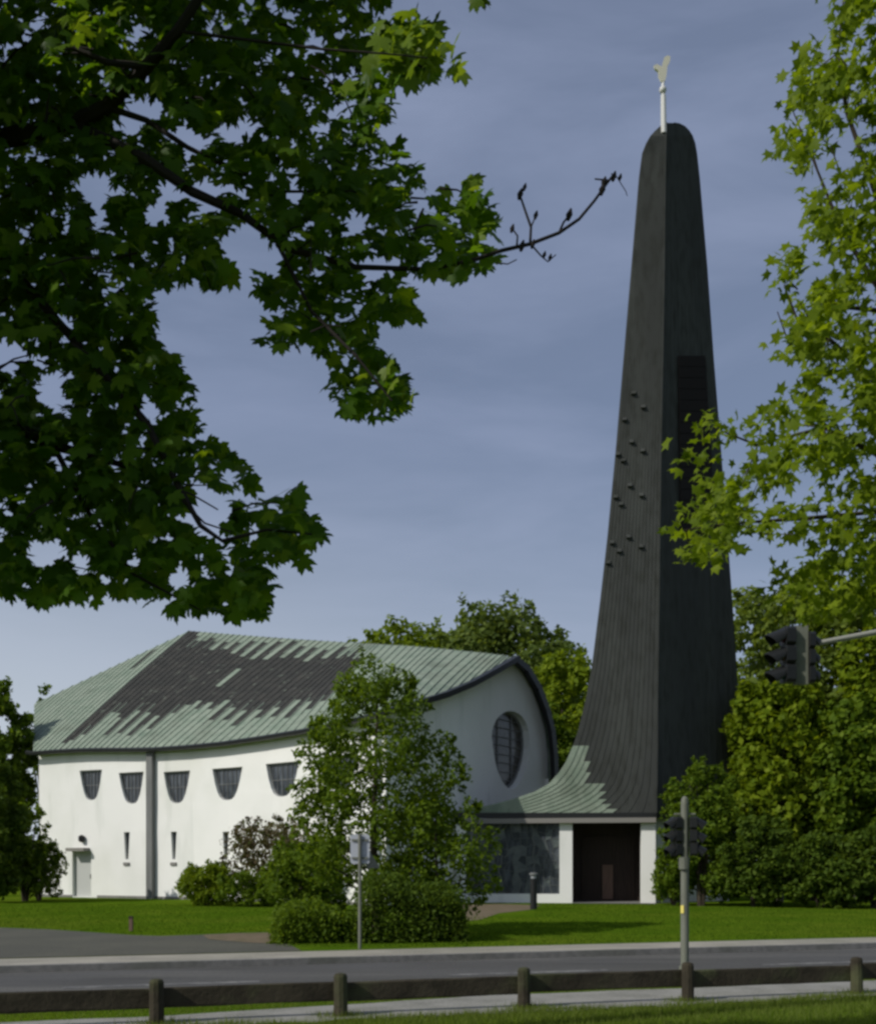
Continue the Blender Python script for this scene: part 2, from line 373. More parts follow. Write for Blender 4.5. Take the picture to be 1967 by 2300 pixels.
grid = [(c, z) for c in cum[1:-1] for z in (1.1, 2.2, 4.9, 7.3)]
grid = [g for g in grid if not any(min(p[0] for p in h) - .1 < g[0] < max(p[0] for p in h) + .1 and min(p[1] for p in h) - .1 < g[1] < max(p[1] for p in h) + .1 for h in wins + slits + [door])]
b = MB(); mp2 = lambda s, z: wall_at(s, z)
holed(b, mp2, outline, wins + slits + [door], grid)
DEP = .2
for h in wins + slits + [door]:
    for i in range(len(h)):
        p, q = h[i], h[(i + 1) % len(h)]
        b.poly([wall_at(p[0], p[1]), wall_at(q[0], q[1]), wall_at(q[0], q[1], -DEP), wall_at(p[0], p[1], -DEP)])
# end wall at the far left, back walls and inner leaf
ep = WALLCH[0]; gp = Vector((G.x + .35, G.y, 0))
b.poly([ep, Vector((ep.x, ep.y, E0.z)), Vector((gp.x, gp.y, G.z - .1)), gp])
prev = gp
for k in range(1, 13):
    q = back_eave(k / 12); q2 = Vector((q.x - .3, q.y - .3, 0)); zt = q.z
    b.poly([prev, Vector((prev.x, prev.y, 9.4 if k == 1 else zt)), Vector((q2.x, q2.y, zt)), q2]); prev = q2
b.build('side_wall', PLASTER, church)
def pane_and_bars(h, vertical, name='window', horiz=0):
    fr = MB(); n = len(h); cs = sum(p[0] for p in h) / n; cz = sum(p[1] for p in h) / n
    for i in range(n):
        p, q = h[i], h[(i + 1) % n]; f = .90
        pi = (cs + (p[0] - cs) * f, cz + (p[1] - cz) * f); qi = (cs + (q[0] - cs) * f, cz + (q[1] - cz) * f)
        fr.poly([wall_at(*p, -DEP + .06), wall_at(*q, -DEP + .06), wall_at(*qi, -DEP + .06), wall_at(*pi, -DEP + .06)])
        fr.poly([wall_at(*pi, -DEP + .06), wall_at(*qi, -DEP + .06), wall_at(*qi, -DEP), wall_at(*pi, -DEP)])
    s0 = min(p[0] for p in h); s1 = max(p[0] for p in h); z1 = max(p[1] for p in h); z0 = min(p[1] for p in h)
    for k in range(1, vertical):
        s = s0 + (s1 - s0) * k / vertical; x = abs((s - (s0 + s1) / 2) / ((s1 - s0) / 2)); zb = z0 + (z1 - z0) * min(1, x ** 3.3 / .9) + .05
        if zb < z1 - .2: fr.tube([wall_at(s, zb, -DEP + .04), wall_at(s, z1, -DEP + .04)], .02, 4)
    for k in range(horiz):
        z = z1 - (z1 - z0) * (k + 1) / (horiz + 1); hw = (s1 - s0) / 2 * (((z - z0) / (z1 - z0)) ** .34) * .9; c = (s0 + s1) / 2
        fr.tube([wall_at(c - hw, z, -DEP + .04), wall_at(c + hw, z, -DEP + .04)], .022, 4)
    o = fr.build(name, ZINC, church)
    g = MB(); g.poly([wall_at(p[0], p[1], -DEP + .01) for p in h]); g.build('pane', GLASS, o)
    return o
for h in wins: pane_and_bars(h, 7, 'window', 1)
for h in slits: tag(pane_and_bars(h, 0, 'slit_window'), 'narrow tapered slit window')
for px in (285, 391, 508, 640):
    s, z = wall_px(px, 1944); b = MB(); b.prism([wall_at(s - .2, z, 0), wall_at(s + .2, z, 0), wall_at(s + .2, z, .06), wall_at(s - .2, z, .06)], (0, 0, .16)); b.build('vent_grille', KERB, church)
b = MB(); b.poly([wall_at(p[0], p[1], -DEP + .01) for p in door]); do = b.build('side_door', mat('pale grey door', (.46, .47, .45), .7), church)
b = MB(); sh = door[1][0] - .15; b.tube([wall_at(sh, 1.0, -DEP + .08), wall_at(sh, 1.25, -DEP + .08)], .03, 6); b.build('handle', BLACK, do)
b = MB(); b.prism([wall_at(ds0 - .05, dz1 + .02, 0), wall_at(ds1 - .1, dz1 + .02, 0), wall_at(ds1 - .1, dz1 + .02, .45), wall_at(ds0 - .05, dz1 + .02, .45)], (0, 0, .18)); b.build('canopy', SOFFIT, church)
s, z = wall_px(187, 1884); b = MB(); b.tube([wall_at(s, z - .18, .12), wall_at(s, z - .1, .12), wall_at(s, z + .12, .12), wall_at(s, z + .2, .12)], [.08, .17, .17, .06], 10); b.tube([wall_at(s, z, 0), wall_at(s, z, .14)], .04, 6); b.build('wall_lamp', BLACK, church)
# broad zinc downpipe box and base course
s, _ = wall_px(343, 1900); b = MB()
b.prism([wall_at(s - .2, 0, 0), wall_at(s + .2, 0, 0), wall_at(s + .2, 0, .26), wall_at(s - .2, 0, .26)], (0, 0, EZ - .15)); b.build('downpipe', ZINC, church)
b = MB()
for i in range(40):
    a, c = S * i / 40, S * (i + 1) / 40
    if c > ds0 and a < ds1: continue
    b.prism([wall_at(a, 0, 0), wall_at(c, 0, 0), wall_at(c, 0, .03), wall_at(a, 0, .03)], (0, 0, .14))
    if i == 0 or (a < ds0 and S * (i + 2) / 40 > ds0 and a < ds0 and c + S / 40 > ds0): b.build('base_course', KERB, church); b = MB()
b.build('base_course', KERB, church)
# front wall in shade with the egg shaped window
def f2(s, z, off=-.3): q = Vector((C0.x, C0.y, 0)) + FD * s + FN * (off); return Vector((q.x, q.y, z))
def fsz(px, py):
    q = fp(px, py, -.3); return ((q - Vector((C0.x, C0.y, 0))).dot(FD), q.z)
vs = [fsz(CX + v.x / v.y * F, HZ - (v.z - HC) * F / v.y) for v in VERGE]
vs = [((v - C0).dot(FD), v.z) for v in VERGE]
outl = [(.15, 0), (vs[-1][0] - .1, 0)] + [(a - (.1 if i < 6 else 0), z) for i, (a, z) in list(enumerate([(min(a, vs[-1][0] - .1), z + .0) for a, z in vs]))[::-1]]
outl = outl[:-1] + [(.15, vs[0][1])]
egg = []
for k in range(28):
    a = 2 * math.pi * k / 28; sy = math.sin(a); cx_ = math.cos(a)
    py = 1655 - 58 * sy if sy > 0 else 1655 - 118 * sy
    hw = 42 * (abs(cx_) if sy > 0 else abs(cx_) ** 1.15)
    egg.append(fsz(1146 + math.copysign(hw, cx_) + (2 if sy < 0 else 0), py))
b = MB(); holed(b, f2, outl, [egg], [(3, 3), (5, 5), (8, 3), (10, 6), (3, 6)])
for i in range(len(egg)):
    p, q = egg[i], egg[(i + 1) % len(egg)]; b.poly([f2(*p), f2(*q), f2(*q, -.75), f2(*p, -.75)])
b.build('front_wall', PLASTER, church)
fr = MB(); es = [p[0] for p in egg]; ez = [p[1] for p in egg]; c0 = (sum(es) / 28, sum(ez) / 28)
for i in range(28):
    p, q = egg[i], egg[(i + 1) % 28]; pi = [c0[j] + (p[j] - c0[j]) * .93 for j in (0, 1)]; qi = [c0[j] + (q[j] - c0[j]) * .93 for j in (0, 1)]
    fr.poly([f2(*p, -.66), f2(*q, -.66), f2(*qi, -.66), f2(*pi, -.66)]); fr.poly([f2(*pi, -.66), f2(*qi, -.66), f2(*qi, -.74), f2(*pi, -.74)])
def eggspan(z):
    xs = []
    for i in range(28):
        p, q = egg[i], egg[(i + 1) % 28]
        if (p[1] - z) * (q[1] - z) < 0: xs.append(p[0] + (q[0] - p[0]) * (z - p[1]) / (q[1] - p[1]))
    return (min(xs), max(xs)) if len(xs) > 1 else None
zs0, zs1 = min(ez), max(ez)
for k in range(1, 9):
    z = zs0 + (zs1 - zs0) * k / 9; sp = eggspan(z)
    if sp: fr.tube([f2(sp[0], z + .05 * (k % 2), -.69), f2(sp[1], z, -.69)], .028, 4)
for k, fx in enumerate((.32, .68)):
    s_ = min(es) + (max(es) - min(es)) * fx; zz = [z for z in np.linspace(zs0, zs1, 60) if eggspan(z) and eggspan(z)[0] < s_ < eggspan(z)[1]]
    fr.tube([f2(s_, min(zz), -.69), f2(s_, max(zz), -.69)], .035, 4)
eo = fr.build('oval_window', LEAD, church); tag(eo, 'tall egg shaped leaded window')
b = MB(); b.poly([f2(*p, -.735) for p in egg])
EGGGLASS = mat('brownish leaded glass', (.055, .05, .04), .2, .5, noise=[(1.5, (.13, .12, .095), .45, .75), (4, (.02, .022, .022), .5, .7)])
b.build('pane', EGGGLASS, eo)

# ------------------------------------------------------------------ bell tower with the entrance porch
tower = empty('bell_tower', (10, 48, 0), 'tall dark metal clad church tower curving outward at its base over a white pillared porch', 'church tower')
LV = [(1828, 985, 1473, 1662), (1817, 1055, 1473, 1662), (1806, 1108, 1473, 1662), (1795, 1150, 1473, 1661), (1778, 1200, 1473, 1661), (1760, 1232, 1474, 1661), (1735, 1255, 1474, 1660), (1710, 1271, 1474, 1660), (1675, 1286, 1475, 1659), (1640, 1298, 1475, 1658), (1570, 1315, 1475, 1656),
      (1500, 1328, 1476, 1653), (1350, 1347, 1478, 1643), (1200, 1364, 1480, 1632), (1000, 1383, 1483, 1617), (800, 1400, 1487, 1601), (600, 1417, 1490, 1587), (400, 1434, 1492, 1570), (345, 1441, 1493, 1564),
      (322, 1450, 1493.5, 1560), (305, 1460, 1494, 1554), (293, 1471, 1494.5, 1546), (284, 1481, 1495, 1537), (278, 1489, 1495.5, 1525), (276, 1493, 1496, 1513)]
def solve(K, d, px):
    r = ratio(px); s = (r * K.y - K.x) / (d.x - r * d.y); return max(s, .02)
dL = Vector((-.990, .139, 0)); dR = Vector((.82, .57, 0)).normalized()
rings = []
for (py, l, k, r) in LV:
    tt = (1828 - py) / (1828 - 276); YK = 46 + 1.6 * tt; K = P(k, py, YK); K.z = 0
    Lp = K + dL * solve(K, dL, l); Rp = K + dR * solve(K, dR, r)
    rings.append([Lp, K, Rp, py])
ang = lambda p, py: HC - (py - HZ) * p.y / F
TR = []
for Lp, K, Rp, py in rings:
    sR = (Rp - K).length; Bp = Vector((K.x + .2 * sR, K.y + sR * 1.15, 0)); Bp.x -= .45 * min((Lp - K).length, 5)
    z = ang(K, py); zr = z if py > 400 else z + (ang(Rp, py) - z) * 1.0 * min(1, (400 - py) / 60)
    z0r = ang(Rp, py)
    Lv = Vector((Lp.x, Lp.y, ang(Lp, py))); Kv = Vector((K.x, K.y, z)); Rv = Vector((Rp.x, Rp.y, z0r)); Bv = Vector((Bp.x, Bp.y, (Lv.z + Rv.z) / 2))
    TR.append((Lv, Kv, Rv, Bv))
NL, NR = 15, 13
def tf(i, u, side):   # side 0: front L->K, 1: right K->R, 2: R->B, 3: B->L
    q = TR[i]; a, c = ((q[0], q[1]), (q[1], q[2]), (q[2], q[3]), (q[3], q[0]))[side]; return lerp(a, c, u)
b = MB(); rb = b
def green(i, u):
    p = lerp(tf(i, u, 0), tf(i + 1, u, 0), .5); px = CX + p.x / p.y * F; py = HZ - (p.z - HC) * F / p.y
    jag = (int(u * NL * 1.0) * 37 % 5) * 5
    return py > 1640 and px < 1283 + (py - 1655) * .52 + jag - 8
for i in range(len(TR) - 1):
    for k in range(NL):
        b.poly([tf(i, k / NL, 0), tf(i, (k + 1) / NL, 0), tf(i + 1, (k + 1) / NL, 0), tf(i + 1, k / NL, 0)], 1 if green(i, (k + .5) / NL) else 0)
    for sd_, nn in ((1, NR), (2, 8), (3, 8)):
        for k in range(nn):
            b.poly([tf(i, k / nn, sd_), tf(i, (k + 1) / nn, sd_), tf(i + 1, (k + 1) / nn, sd_), tf(i + 1, k / nn, sd_)])
b.poly([TR[-1][j] for j in range(4)])
for sd_, nn in ((0, NL), (1, NR), (2, 8)):
    for k in range(nn + (1 if sd_ == 1 else 0)):
        lim = len(TR) - 6
        for seg_a in range(0, len(TR) - 1):
            if seg_a > lim and k not in (0,): continue
            p, q = tf(seg_a, k / nn, sd_), tf(seg_a + 1, k / nn, sd_)
            if (q - p).length < .02 or (sd_ == 0 and k == 0): continue
            gr = sd_ == 0 and green(seg_a, (k + .4) / nn)
            rb.tube([p, q], .05 if (sd_ == 1 and k == 0) else (.036 if gr else .022), 4, 1 if gr else 0, False)
clad = b.build('tower_cladding', [SLATE, COPPER], tower)
# little hooded vents on the lit face
def front_plane(px, py):
    for i in range(len(TR) - 1):
        a = LV[i][0]; c = LV[i + 1][0]
        if c <= py <= a:
            t = (a - py) / (a - c); Lq = lerp(TR[i][0], TR[i + 1][0], t); Kq = lerp(TR[i][1], TR[i + 1][1], t)
            xl = CX + Lq.x / Lq.y * F; xk = CX + Kq.x / Kq.y * F; return lerp(Lq, Kq, (px - xl) / (xk - xl))
for px, py in ((1422, 884), (1444, 915), (1402, 943), (1418, 993), (1443, 1013), (1399, 1035), (1387, 1021), (1414, 1091), (1440, 1113), (1382, 1117), (1394, 1133), (1411, 1206), (1439, 1228), (1374, 1219), (1390, 1238), (1365, 1264)):
    c = front_plane(px, py); b = MB(); nrm = Vector((-.139, -.99, 0))
    x = Vector((.99, -.139, 0)) * .10
    b.prism([c - x + Vector((0, 0, .12)), c - x + nrm * .15 + Vector((0, 0, -.06)), c - x + Vector((0, 0, -.10))], x * 2); b.build('hooded_vent', SLATE, tower)
# louvred bell opening on the shaded face
i0, i1 = 13, 15
b = MB()
for k in range(16):
    t0_, t1_ = k / 16, (k + .96) / 16
    def rp2(t, u):
        a = lerp(TR[13][1], TR[15][1], t); c = lerp(TR[13][2], TR[15][2], t); return lerp(a, c, u) + Vector((.57, -.82, 0)) * .05
    b.prism([rp2(t0_, .28), rp2(t0_, .80), rp2(t1_, .80), rp2(t1_, .28)], Vector((.57, -.82, 0)) * .06)
LOUV = mat('dark brown louvres', (.022, .019, .018), .8, .05)
b.build('louvre', LOUV, tower)
# finial
top = TR[-3][1] + Vector((-.12, .05, -.2)); fx = CX + top.x / top.y * F; YT = top.y
b = MB(); b.tube([P(1490, 300, YT), P(1489, 214, YT)], [.14, .12], 8); fin = b.build('finial_pole', PALEMETAL, tower)
b = MB(); c = P(1488, 202, YT)
for k in range(1): b.tube([c + Vector((0, 0, .17 * math.sin(a))) for a in np.linspace(-1.5, 1.5, 9)], [max(.02, .17 * math.cos(a)) for a in np.linspace(-1.5, 1.5, 9)], 12)
b.tube([c + Vector((0, 0, -.3)), c + Vector((0, 0, .3))], .07, 8); b.build('finial_ball', PALEMETAL, tower, True)
cock = [(1488 + (x - 1488) * .84, 152 + (y - 152) * .92) for x, y in [(1484, 184), (1477, 172), (1476, 160), (1467, 153), (1464, 146), (1472, 143), (1480, 146), (1486, 150), (1488, 138), (1492, 126), (1500, 122), (1508, 124), (1507, 136), (1500, 148), (1499, 160), (1497, 174), (1494, 184)]]
b = MB(); b.prism([P(x, y, YT - .06) for x, y in cock], (0, .12, 0)); wc = b.build('weathercock', GOLD, tower)
b = MB(); b.tube([P(1489, 190, YT), P(1489, 180, YT)], .06, 6); b.build('vane_spindle', PALEMETAL, wc)
# porch
Lb, Kb, Rb, Bb = TR[0]
def fr_(px, back=0, z=0):
    K = Vector((Kb.x, Kb.y, 0)); s = solve(K + Vector((.139, .99, 0)) * back, dL, px); q = K + Vector((.139, .99, 0)) * back + dL * s; return Vector((q.x, q.y, z))
ZT = Kb.z
b = MB()
def fz(p): return p
rim = [Lb, Kb, Rb, Bb]
for i in range(4):
    p, q = rim[i], rim[(i + 1) % 4]; b.poly([p, q, q - Vector((0, 0, .16)), p - Vector((0, 0, .16))])
b.poly([p - Vector((0, 0, .16)) for p in rim]); tag(b.build('soffit', SOFFIT, tower), 'porch ceiling and its edge')
b = MB(); p, q = Vector(Lb), Vector(Kb)
b.prism([p + Vector((0, -.06, .05)), q + Vector((0, -.06, .05)), q + Vector((0, .02, .05)), p + Vector((0, .02, .05))], (0, 0, -.24)); 
b.prism([q + Vector((.02, -.05, .05)), Rb + Vector((.02, -.05, .05)), Rb + Vector((-.02, .02, .05)), q + Vector((-.02, .02, .05))], (0, 0, -.24)); b.build('fascia', BLACK, tower)
zs = ZT - .17
b = MB()   # light beam below the fascia
b.wall(fr_(1045, .12), fr_(1476, .12), zs - .22, zs, -.3); b.build('beam', SOFFIT, tower)
zb = zs - .22
def pillar(x0, x1, back=.1, th=.55):
    b = MB(); p, q = fr_(x0, back), fr_(x1, back); nn = Vector((.139, .99, 0)) * th; b.prism([p, q, q + nn, p + nn], (0, 0, zb)); return b.build('pillar', PLASTER, tower)
pillar(1256, 1285); pillar(1439, 1476)
tag(pillar(1024, 1046), 'short white wall end beside the glazing')
b = MB(); p, q = fr_(1046, .1), fr_(1256, .1); nn = Vector((.139, .99, 0)) * .4; b.prism([p, q, q + nn, p + nn], (0, 0, .42)); b.build('plinth', PLASTER, tower)
# leaded glass wall
b = MB(); g0, g1 = fr_(1046, .3), fr_(1256, .3); gd = (g1 - g0); gz0, gz1 = .42, zb
gm = MB()
def gpnt(u, v, off=0): return g0 + gd * u + Vector((0, 0, gz0 + (gz1 - gz0) * v)) - Vector((.139, .99, 0)) * off
PALEGL = mat('pale leaded glass', (.10, .12, .115), .35, .4, noise=[(3, (.05, .06, .065), .45, .7)])
random.seed(5)
cols = 14; rows = 9
gv = {}
for i in range(cols + 1):
    for j in range(rows + 1):
        gv[i, j] = (i / cols + (random.uniform(-.45, .45) / cols if 0 < i < cols else 0), j / rows + (random.uniform(-.42, .42) / rows if 0 < j < rows else 0))
for i in range(cols):
    for j in range(rows):
        q = [gv[i, j], gv[i + 1, j], gv[i + 1, j + 1], gv[i, j + 1]]
        gm.poly([gpnt(*x) for x in q], random.choice((0, 0, 0, 1)))
for i in range(cols + 1):
    for j in range(rows):
        if random.random() < .85: b.tube([gpnt(*gv[i, j], .02), gpnt(*gv[i, j + 1], .02)], .016 if i % 5 else .045, 4)
for i in range(cols):
    for j in range(1, rows):
        if random.random() < .6: b.tube([gpnt(*gv[i, j], .02), gpnt(*gv[i + 1, j], .02)], .014, 4)
LEAD2 = mat('dark lead bars', (.12, .13, .125), .7)
gw = b.build('glass_wall', LEAD2, tower); gm.build('pane', [GLASS, PALEGL], gw)
# recessed entrance
d0, d1 = fr_(1285, 2.3), fr_(1439, 2.3)
b = MB(); b.wall(fr_(1200, 2.5), fr_(1476, 2.5), 0, zs, .2)
b.wall(fr_(1288, .66), fr_(1288, 2.5), 0, zs, .15); b.wall(fr_(1200, .8), fr_(1288, .66), 0, zs, .1)
b.build('entrance_wall', WOODDARK, tower)
b = MB(); c0_, c1_ = fr_(1306, 2.4), fr_(1425, 2.4)
for k in range(14):
    p, q = lerp(c0_, c1_, k / 14), lerp(c0_, c1_, (k + .93) / 14); b.wall(p, q, .05, 3.1, .08)
dd = b.build('entrance_door', WOODDARK, tower)
b = MB(); b.wall(fr_(1352, 2.28), fr_(1376, 2.28), .12, 1.75, .05); b.build('handle_panel', WOODMID, dd)
b = MB(); b.tube([fr_(1333, 1.0, zs), fr_(1333, 1.0, zs - .08), fr_(1333, 1.0, zs - .18)], [.32, .30, .18], 14); b.build('ceiling_lamp', PALEMETAL, tower)
# walls below the tower on the other sides
b = MB(); K2, R2, B2 = [Vector((p.x, p.y, 0)) for p in (Kb, Rb, Bb)]; inn = Vector((-.57, .82, 0)) * .5
b.wall(K2 + inn + dR * .2, R2 + inn - dR * .2, 0, zs, .3); b.wall(R2 + inn * .9 - dR * .3, lerp(B2, R2, .08) + Vector((0, -.5, 0)), 0, zs, .3); b.wall(B2 + Vector((.5, -.6, 0)), Vector((1.5, 50.5, 0)), 0, zs, .3)
b.build('rear_wall', PLASTER, tower)
sheet('entrance_paving', [fr_(1286, -.6), fr_(1480, -.6), fr_(1480, 3), fr_(1286, 3)], .03, KERB)

# ------------------------------------------------------------------ foliage tools
def rotmats(nrm, rng, spin=None):
    n = nrm / np.linalg.norm(nrm, axis=1, keepdims=True); r = rng.normal(size=n.shape)
    if spin is not None: r = spin
    x = r - (r * n).sum(1, keepdims=True) * n; x /= np.linalg.norm(x, axis=1, keepdims=True) + 1e-9; y = np.cross(n, x)
    return np.stack([x, y, n], axis=2)           # columns: local x, y, z
MAPLE2D = []
_half = [(0, 1.0), (8, .80), (14, .82), (22, .58), (34, .74), (46, .98), (56, .80), (64, .80), (76, .54), (90, .62), (102, .80), (116, .60), (140, .42), (168, .14)]
for a, r in _half: MAPLE2D.append((math.sin(R(a)) * r, math.cos(R(a)) * r))
for a, r in _half[::-1][:-1]: MAPLE2D.append((-math.sin(R(a)) * r, math.cos(R(a)) * r))
def star(outline, droop=.25):
    v = [(0, .1, 0)] + [(x, y, -droop * (x * x * .8 + (y - .1) ** 2)) for x, y in outline]; n = len(outline)
    return np.array(v), [(0, 1 + i, 1 + (i + 1) % n) for i in range(n)]
MAPLE = star(MAPLE2D)
MAPLE_LOW = star([(0, 1.0), (.3, .5), (.72, .62), (.45, .1), (.6, -.25), (0, -.1), (-.6, -.25), (-.45, .1), (-.72, .62), (-.3, .5)])
OVAL = (np.array([(0, -.5, 0), (.28, -.1, -.05), (.2, .3, -.03), (0, .55, -.12), (-.2, .3, -.03), (-.28, -.1, -.05)]), [(0, 1, 2, 3), (0, 3, 4, 5)])
DIAMOND = (np.array([(0, -.55, 0), (.36, 0, -.06), (0, .55, 0), (-.36, .05, -.06)]), [(0, 1, 2, 3)])
BLADE = (np.array([(-.5, 0, 0), (.5, 0, 0), (.15, 1, 0)]), [(0, 1, 2)])
def scatter(name, shape, pos, mats, size, material, parent=None, xs=None):
    sv, sf = shape; n = len(pos); k = len(sv)
    loc = sv[None, :, :] * np.ones((n, 1, 1))
    loc = loc * (size[:, None, None] if size.ndim == 1 else size[:, None, :])
    V = np.einsum('nij,nkj->nki', mats, loc) + pos[:, None, :]
    if parent is not None: V = V - np.array(parent.location)[None, None, :]
    me = bpy.data.meshes.new(name); me.vertices.add(n * k); me.vertices.foreach_set('co', V.reshape(-1).astype(np.float32))
    fl = np.array([len(f) for f in sf]); fi = np.concatenate([np.array(f) for f in sf])
    idx = (fi[None, :] + (np.arange(n) * k)[:, None]).reshape(-1); lens = np.tile(fl, n)
    me.loops.add(len(idx)); me.loops.foreach_set('vertex_index', idx.astype(np.int32))
    me.polygons.add(len(lens)); st = np.concatenate([[0], np.cumsum(lens)[:-1]])
    me.polygons.foreach_set('loop_start', st.astype(np.int32)); me.polygons.foreach_set('loop_total', lens.astype(np.int32))
    me.materials.append(material); me.update(calc_edges=True); me.validate()
    o = link(bpy.data.objects.new(name, me))
    if parent is not None: o.parent = parent
    return o
def crown_points(lobes, dens, rng, inner=.35):
    P_, N_ = [], []
    for (x, y, z, r) in lobes:
        n = int(dens * r * r * 12.6); d = rng.normal(size=(n, 3)); d /= np.linalg.norm(d, axis=1, keepdims=True)
        # clumpy radius: sub lobes
        k = rng.normal(size=(14, 3)); k /= np.linalg.norm(k, axis=1, keepdims=True)
        bump = np.max(d @ k.T, axis=1); u = (inner + (1 - inner) * rng.random(n) ** .45) * np.clip(.95 + .9 * (bump - .8), .75, 1.15)
        P_.append(np.array([x, y, z]) + d * (r * u)[:, None] * np.array([1, 1, .85])); N_.append(d)
    return np.concatenate(P_), np.concatenate(N_)
LM = {
 'mid': leafmat('mid green leaves', [(.06, .105, .008), (.095, .155, .012), (.15, .215, .018)], .45),
 'yellow': leafmat('yellow green leaves', [(.09, .14, .008), (.14, .20, .010), (.20, .26, .016)], .42),
 'dark': leafmat('dark green leaves', [(.045, .08, .010), (.07, .115, .012), (.10, .15, .016)], .4),
 'blue': leafmat('bluish green leaves', [(.08, .12, .028), (.115, .165, .036), (.16, .21, .045)], .42),
 'pale': leafmat('pale green leaves', [(.10, .145, .026), (.14, .19, .032), (.18, .235, .04)], .45),
 'red': leafmat('reddish young leaves', [(.06, .05, .025), (.10, .075, .04), (.09, .12, .03)], .3),
}
def tree(name, label, cat, cx, top, hw, Y, mat_, leaf=.3, zb=None, nl=12, dens=6.5, group=None, seed=0, trunk=True, shape=1.0, lobe=.34, depth=1.0, bark=None):
    rng = np.random.default_rng(100 + seed); c = P(cx, top, Y); H = c.z; Rw = 1.12 * hw * Y / F; base = Vector((c.x, Y, 0))
    t = empty(name, base, label, cat, group); zb = H * .22 if zb is None else zb
    lobes = []; rz = (H - zb) / 2; zc = (H + zb) / 2
    nl = int(nl * 1.9) if lobe == .34 else nl
    for i in range(nl):
        f = (i + .5) / nl; zz = zb + (H - zb) * (.12 + .80 * f); q = (zz - zc) / rz
        prof = math.sqrt(max(.05, 1 - q * q * .9)) * (1 if shape == 1 else (1 - shape * max(0, q) * .6))
        rr = lobe * min(Rw, rz * 1.4) * rng.uniform(.75, 1.15) * (.8 if f > .8 else 1)
        rad = max(0, Rw * prof - rr * .8) * rng.uniform(.75, 1.08); a = i * 2.399 + rng.uniform(-.4, .4)
        zz = min(zz, H - rr * .9)
        lobes.append((base.x + math.cos(a) * rad, Y + math.sin(a) * rad * depth, max(zz, rr * .7), rr))
    lobes.append((base.x, Y, zc, min(Rw, rz) * .75))
    if H > 0: lobes.append((base.x + rng.uniform(-.1, .1) * Rw, Y, H - Rw * .28, Rw * .33))
    pos, d = crown_points(lobes, dens * .30 / (leaf * leaf), rng)
    pos[:, 2] = np.maximum(pos[:, 2], .05 + rng.random(len(pos)) * .15)
    lobes_ = np.array(lobes); ns = int(len(pos) ** .5 * 1.6); sp_, sdir = [], []
    for _ in range(ns):
        lb = lobes_[rng.integers(len(lobes_))]; dd_ = rng.normal(size=3) * np.array([1, 1, .8]) + np.array([0, 0, .35]); dd_ /= np.linalg.norm(dd_); ll = lb[3] * rng.uniform(.18, .5)
        kk = 26; tt_ = rng.random(kk) ** .8; q = lb[:3] + dd_ * (lb[3] * .85) + dd_ * (tt_ * ll)[:, None] + rng.normal(size=(kk, 3)) * (leaf * .35 + .12 * ll * (1 - tt_))[:, None]
        sp_.append(q); sdir.append(np.repeat(dd_[None], kk, 0))
    pos = np.concatenate([pos] + sp_); d = np.concatenate([d] + sdir); pos[:, 2] = np.maximum(pos[:, 2], .04)
    nrm = d * .7 + rng.normal(size=d.shape) * .7 + np.array([0, 0, .45]); size = leaf * rng.uniform(.6, 1.25, len(pos))
    scatter('crown' if trunk else 'foliage', DIAMOND if leaf > .16 else OVAL, pos, rotmats(nrm, rng), size, LM[mat_], t)
    b = MB(); r0 = max(.05, H * .017); nst = 1 if trunk else 4
    for q in range(nst):
        off = Vector((rng.uniform(-.25, .25) * Rw, rng.uniform(-.25, .25) * Rw, 0)) if nst > 1 else Vector((0, 0, 0))
        b.tube([base + off * .2 + Vector((0, 0, -.05)), base + off + Vector((rng.uniform(-.03, .03) * H, 0, H * .35)), base + off * 1.3 + Vector((rng.uniform(-.03, .03) * H, 0, H * .85))], [r0, r0 * .7, r0 * .15], 7)
    for lb in lobes[:10]:
        s_ = base + Vector((0, 0, max(.1, lb[2] * .5))); e_ = Vector(lb[:3]); b.tube([s_, lerp(s_, e_, .5) + Vector((0, 0, .1 * lb[3])), e_], [r0 * .4, r0 * .25, r0 * .08], 5)
    b.build('trunk' if trunk else 'stems', bark or BARK, t); return t

G1 = 'trees behind the church'; G2 = 'trees behind and right of the tower'; G3 = 'trees at the left end of the church'
tree('broadleaf_tree', 'rounded bluish green tree rising highest above the church roof', 'tree', 1130, 1362, 175, 76, 'blue', .42, seed=1, nl=18, group=G1)
tree('broadleaf_tree', 'yellow green tree peeping over the roof ridge left of the rounded bluish one', 'tree', 955, 1400, 175, 84, 'yellow', .42, seed=2, nl=16, group=G1)
tree('broadleaf_tree', 'low distant green tree just clearing the middle of the roof ridge', 'tree', 845, 1434, 110, 96, 'mid', .45, seed=3, nl=12, group=G1)
tree('broadleaf_tree', 'bright yellow green tree filling the gap between gable and tower', 'tree', 1275, 1462, 125, 64, 'yellow', .36, seed=4, nl=18, zb=1, group=G1)
tree('broadleaf_tree', 'dark green tree standing low behind the gable corner and the tower foot', 'tree', 1225, 1570, 95, 60, 'mid', .34, seed=5, nl=14, zb=.5, group=G1)
tree('broadleaf_tree', 'dark green tree at the left edge beside the church end wall', 'tree', -5, 1528, 78, 57, 'mid', .28, seed=6, nl=18, zb=.5, group=G3, dens=15)
tree('broadleaf_tree', 'small far tree crown showing over the left end of the roof', 'tree', 98, 1540, 34, 80, 'mid', .3, seed=7, nl=8, group=G3)
tree('broadleaf_tree', 'pale hazy tree just right of the tower shaft', 'tree', 1690, 1320, 105, 70, 'pale', .42, seed=10, nl=16, zb=2, group=G2)
tree('broadleaf_tree', 'tall pale green tree behind the overhead traffic signal', 'tree', 1830, 1290, 150, 50, 'pale', .34, seed=11, nl=22, zb=1, group=G2)
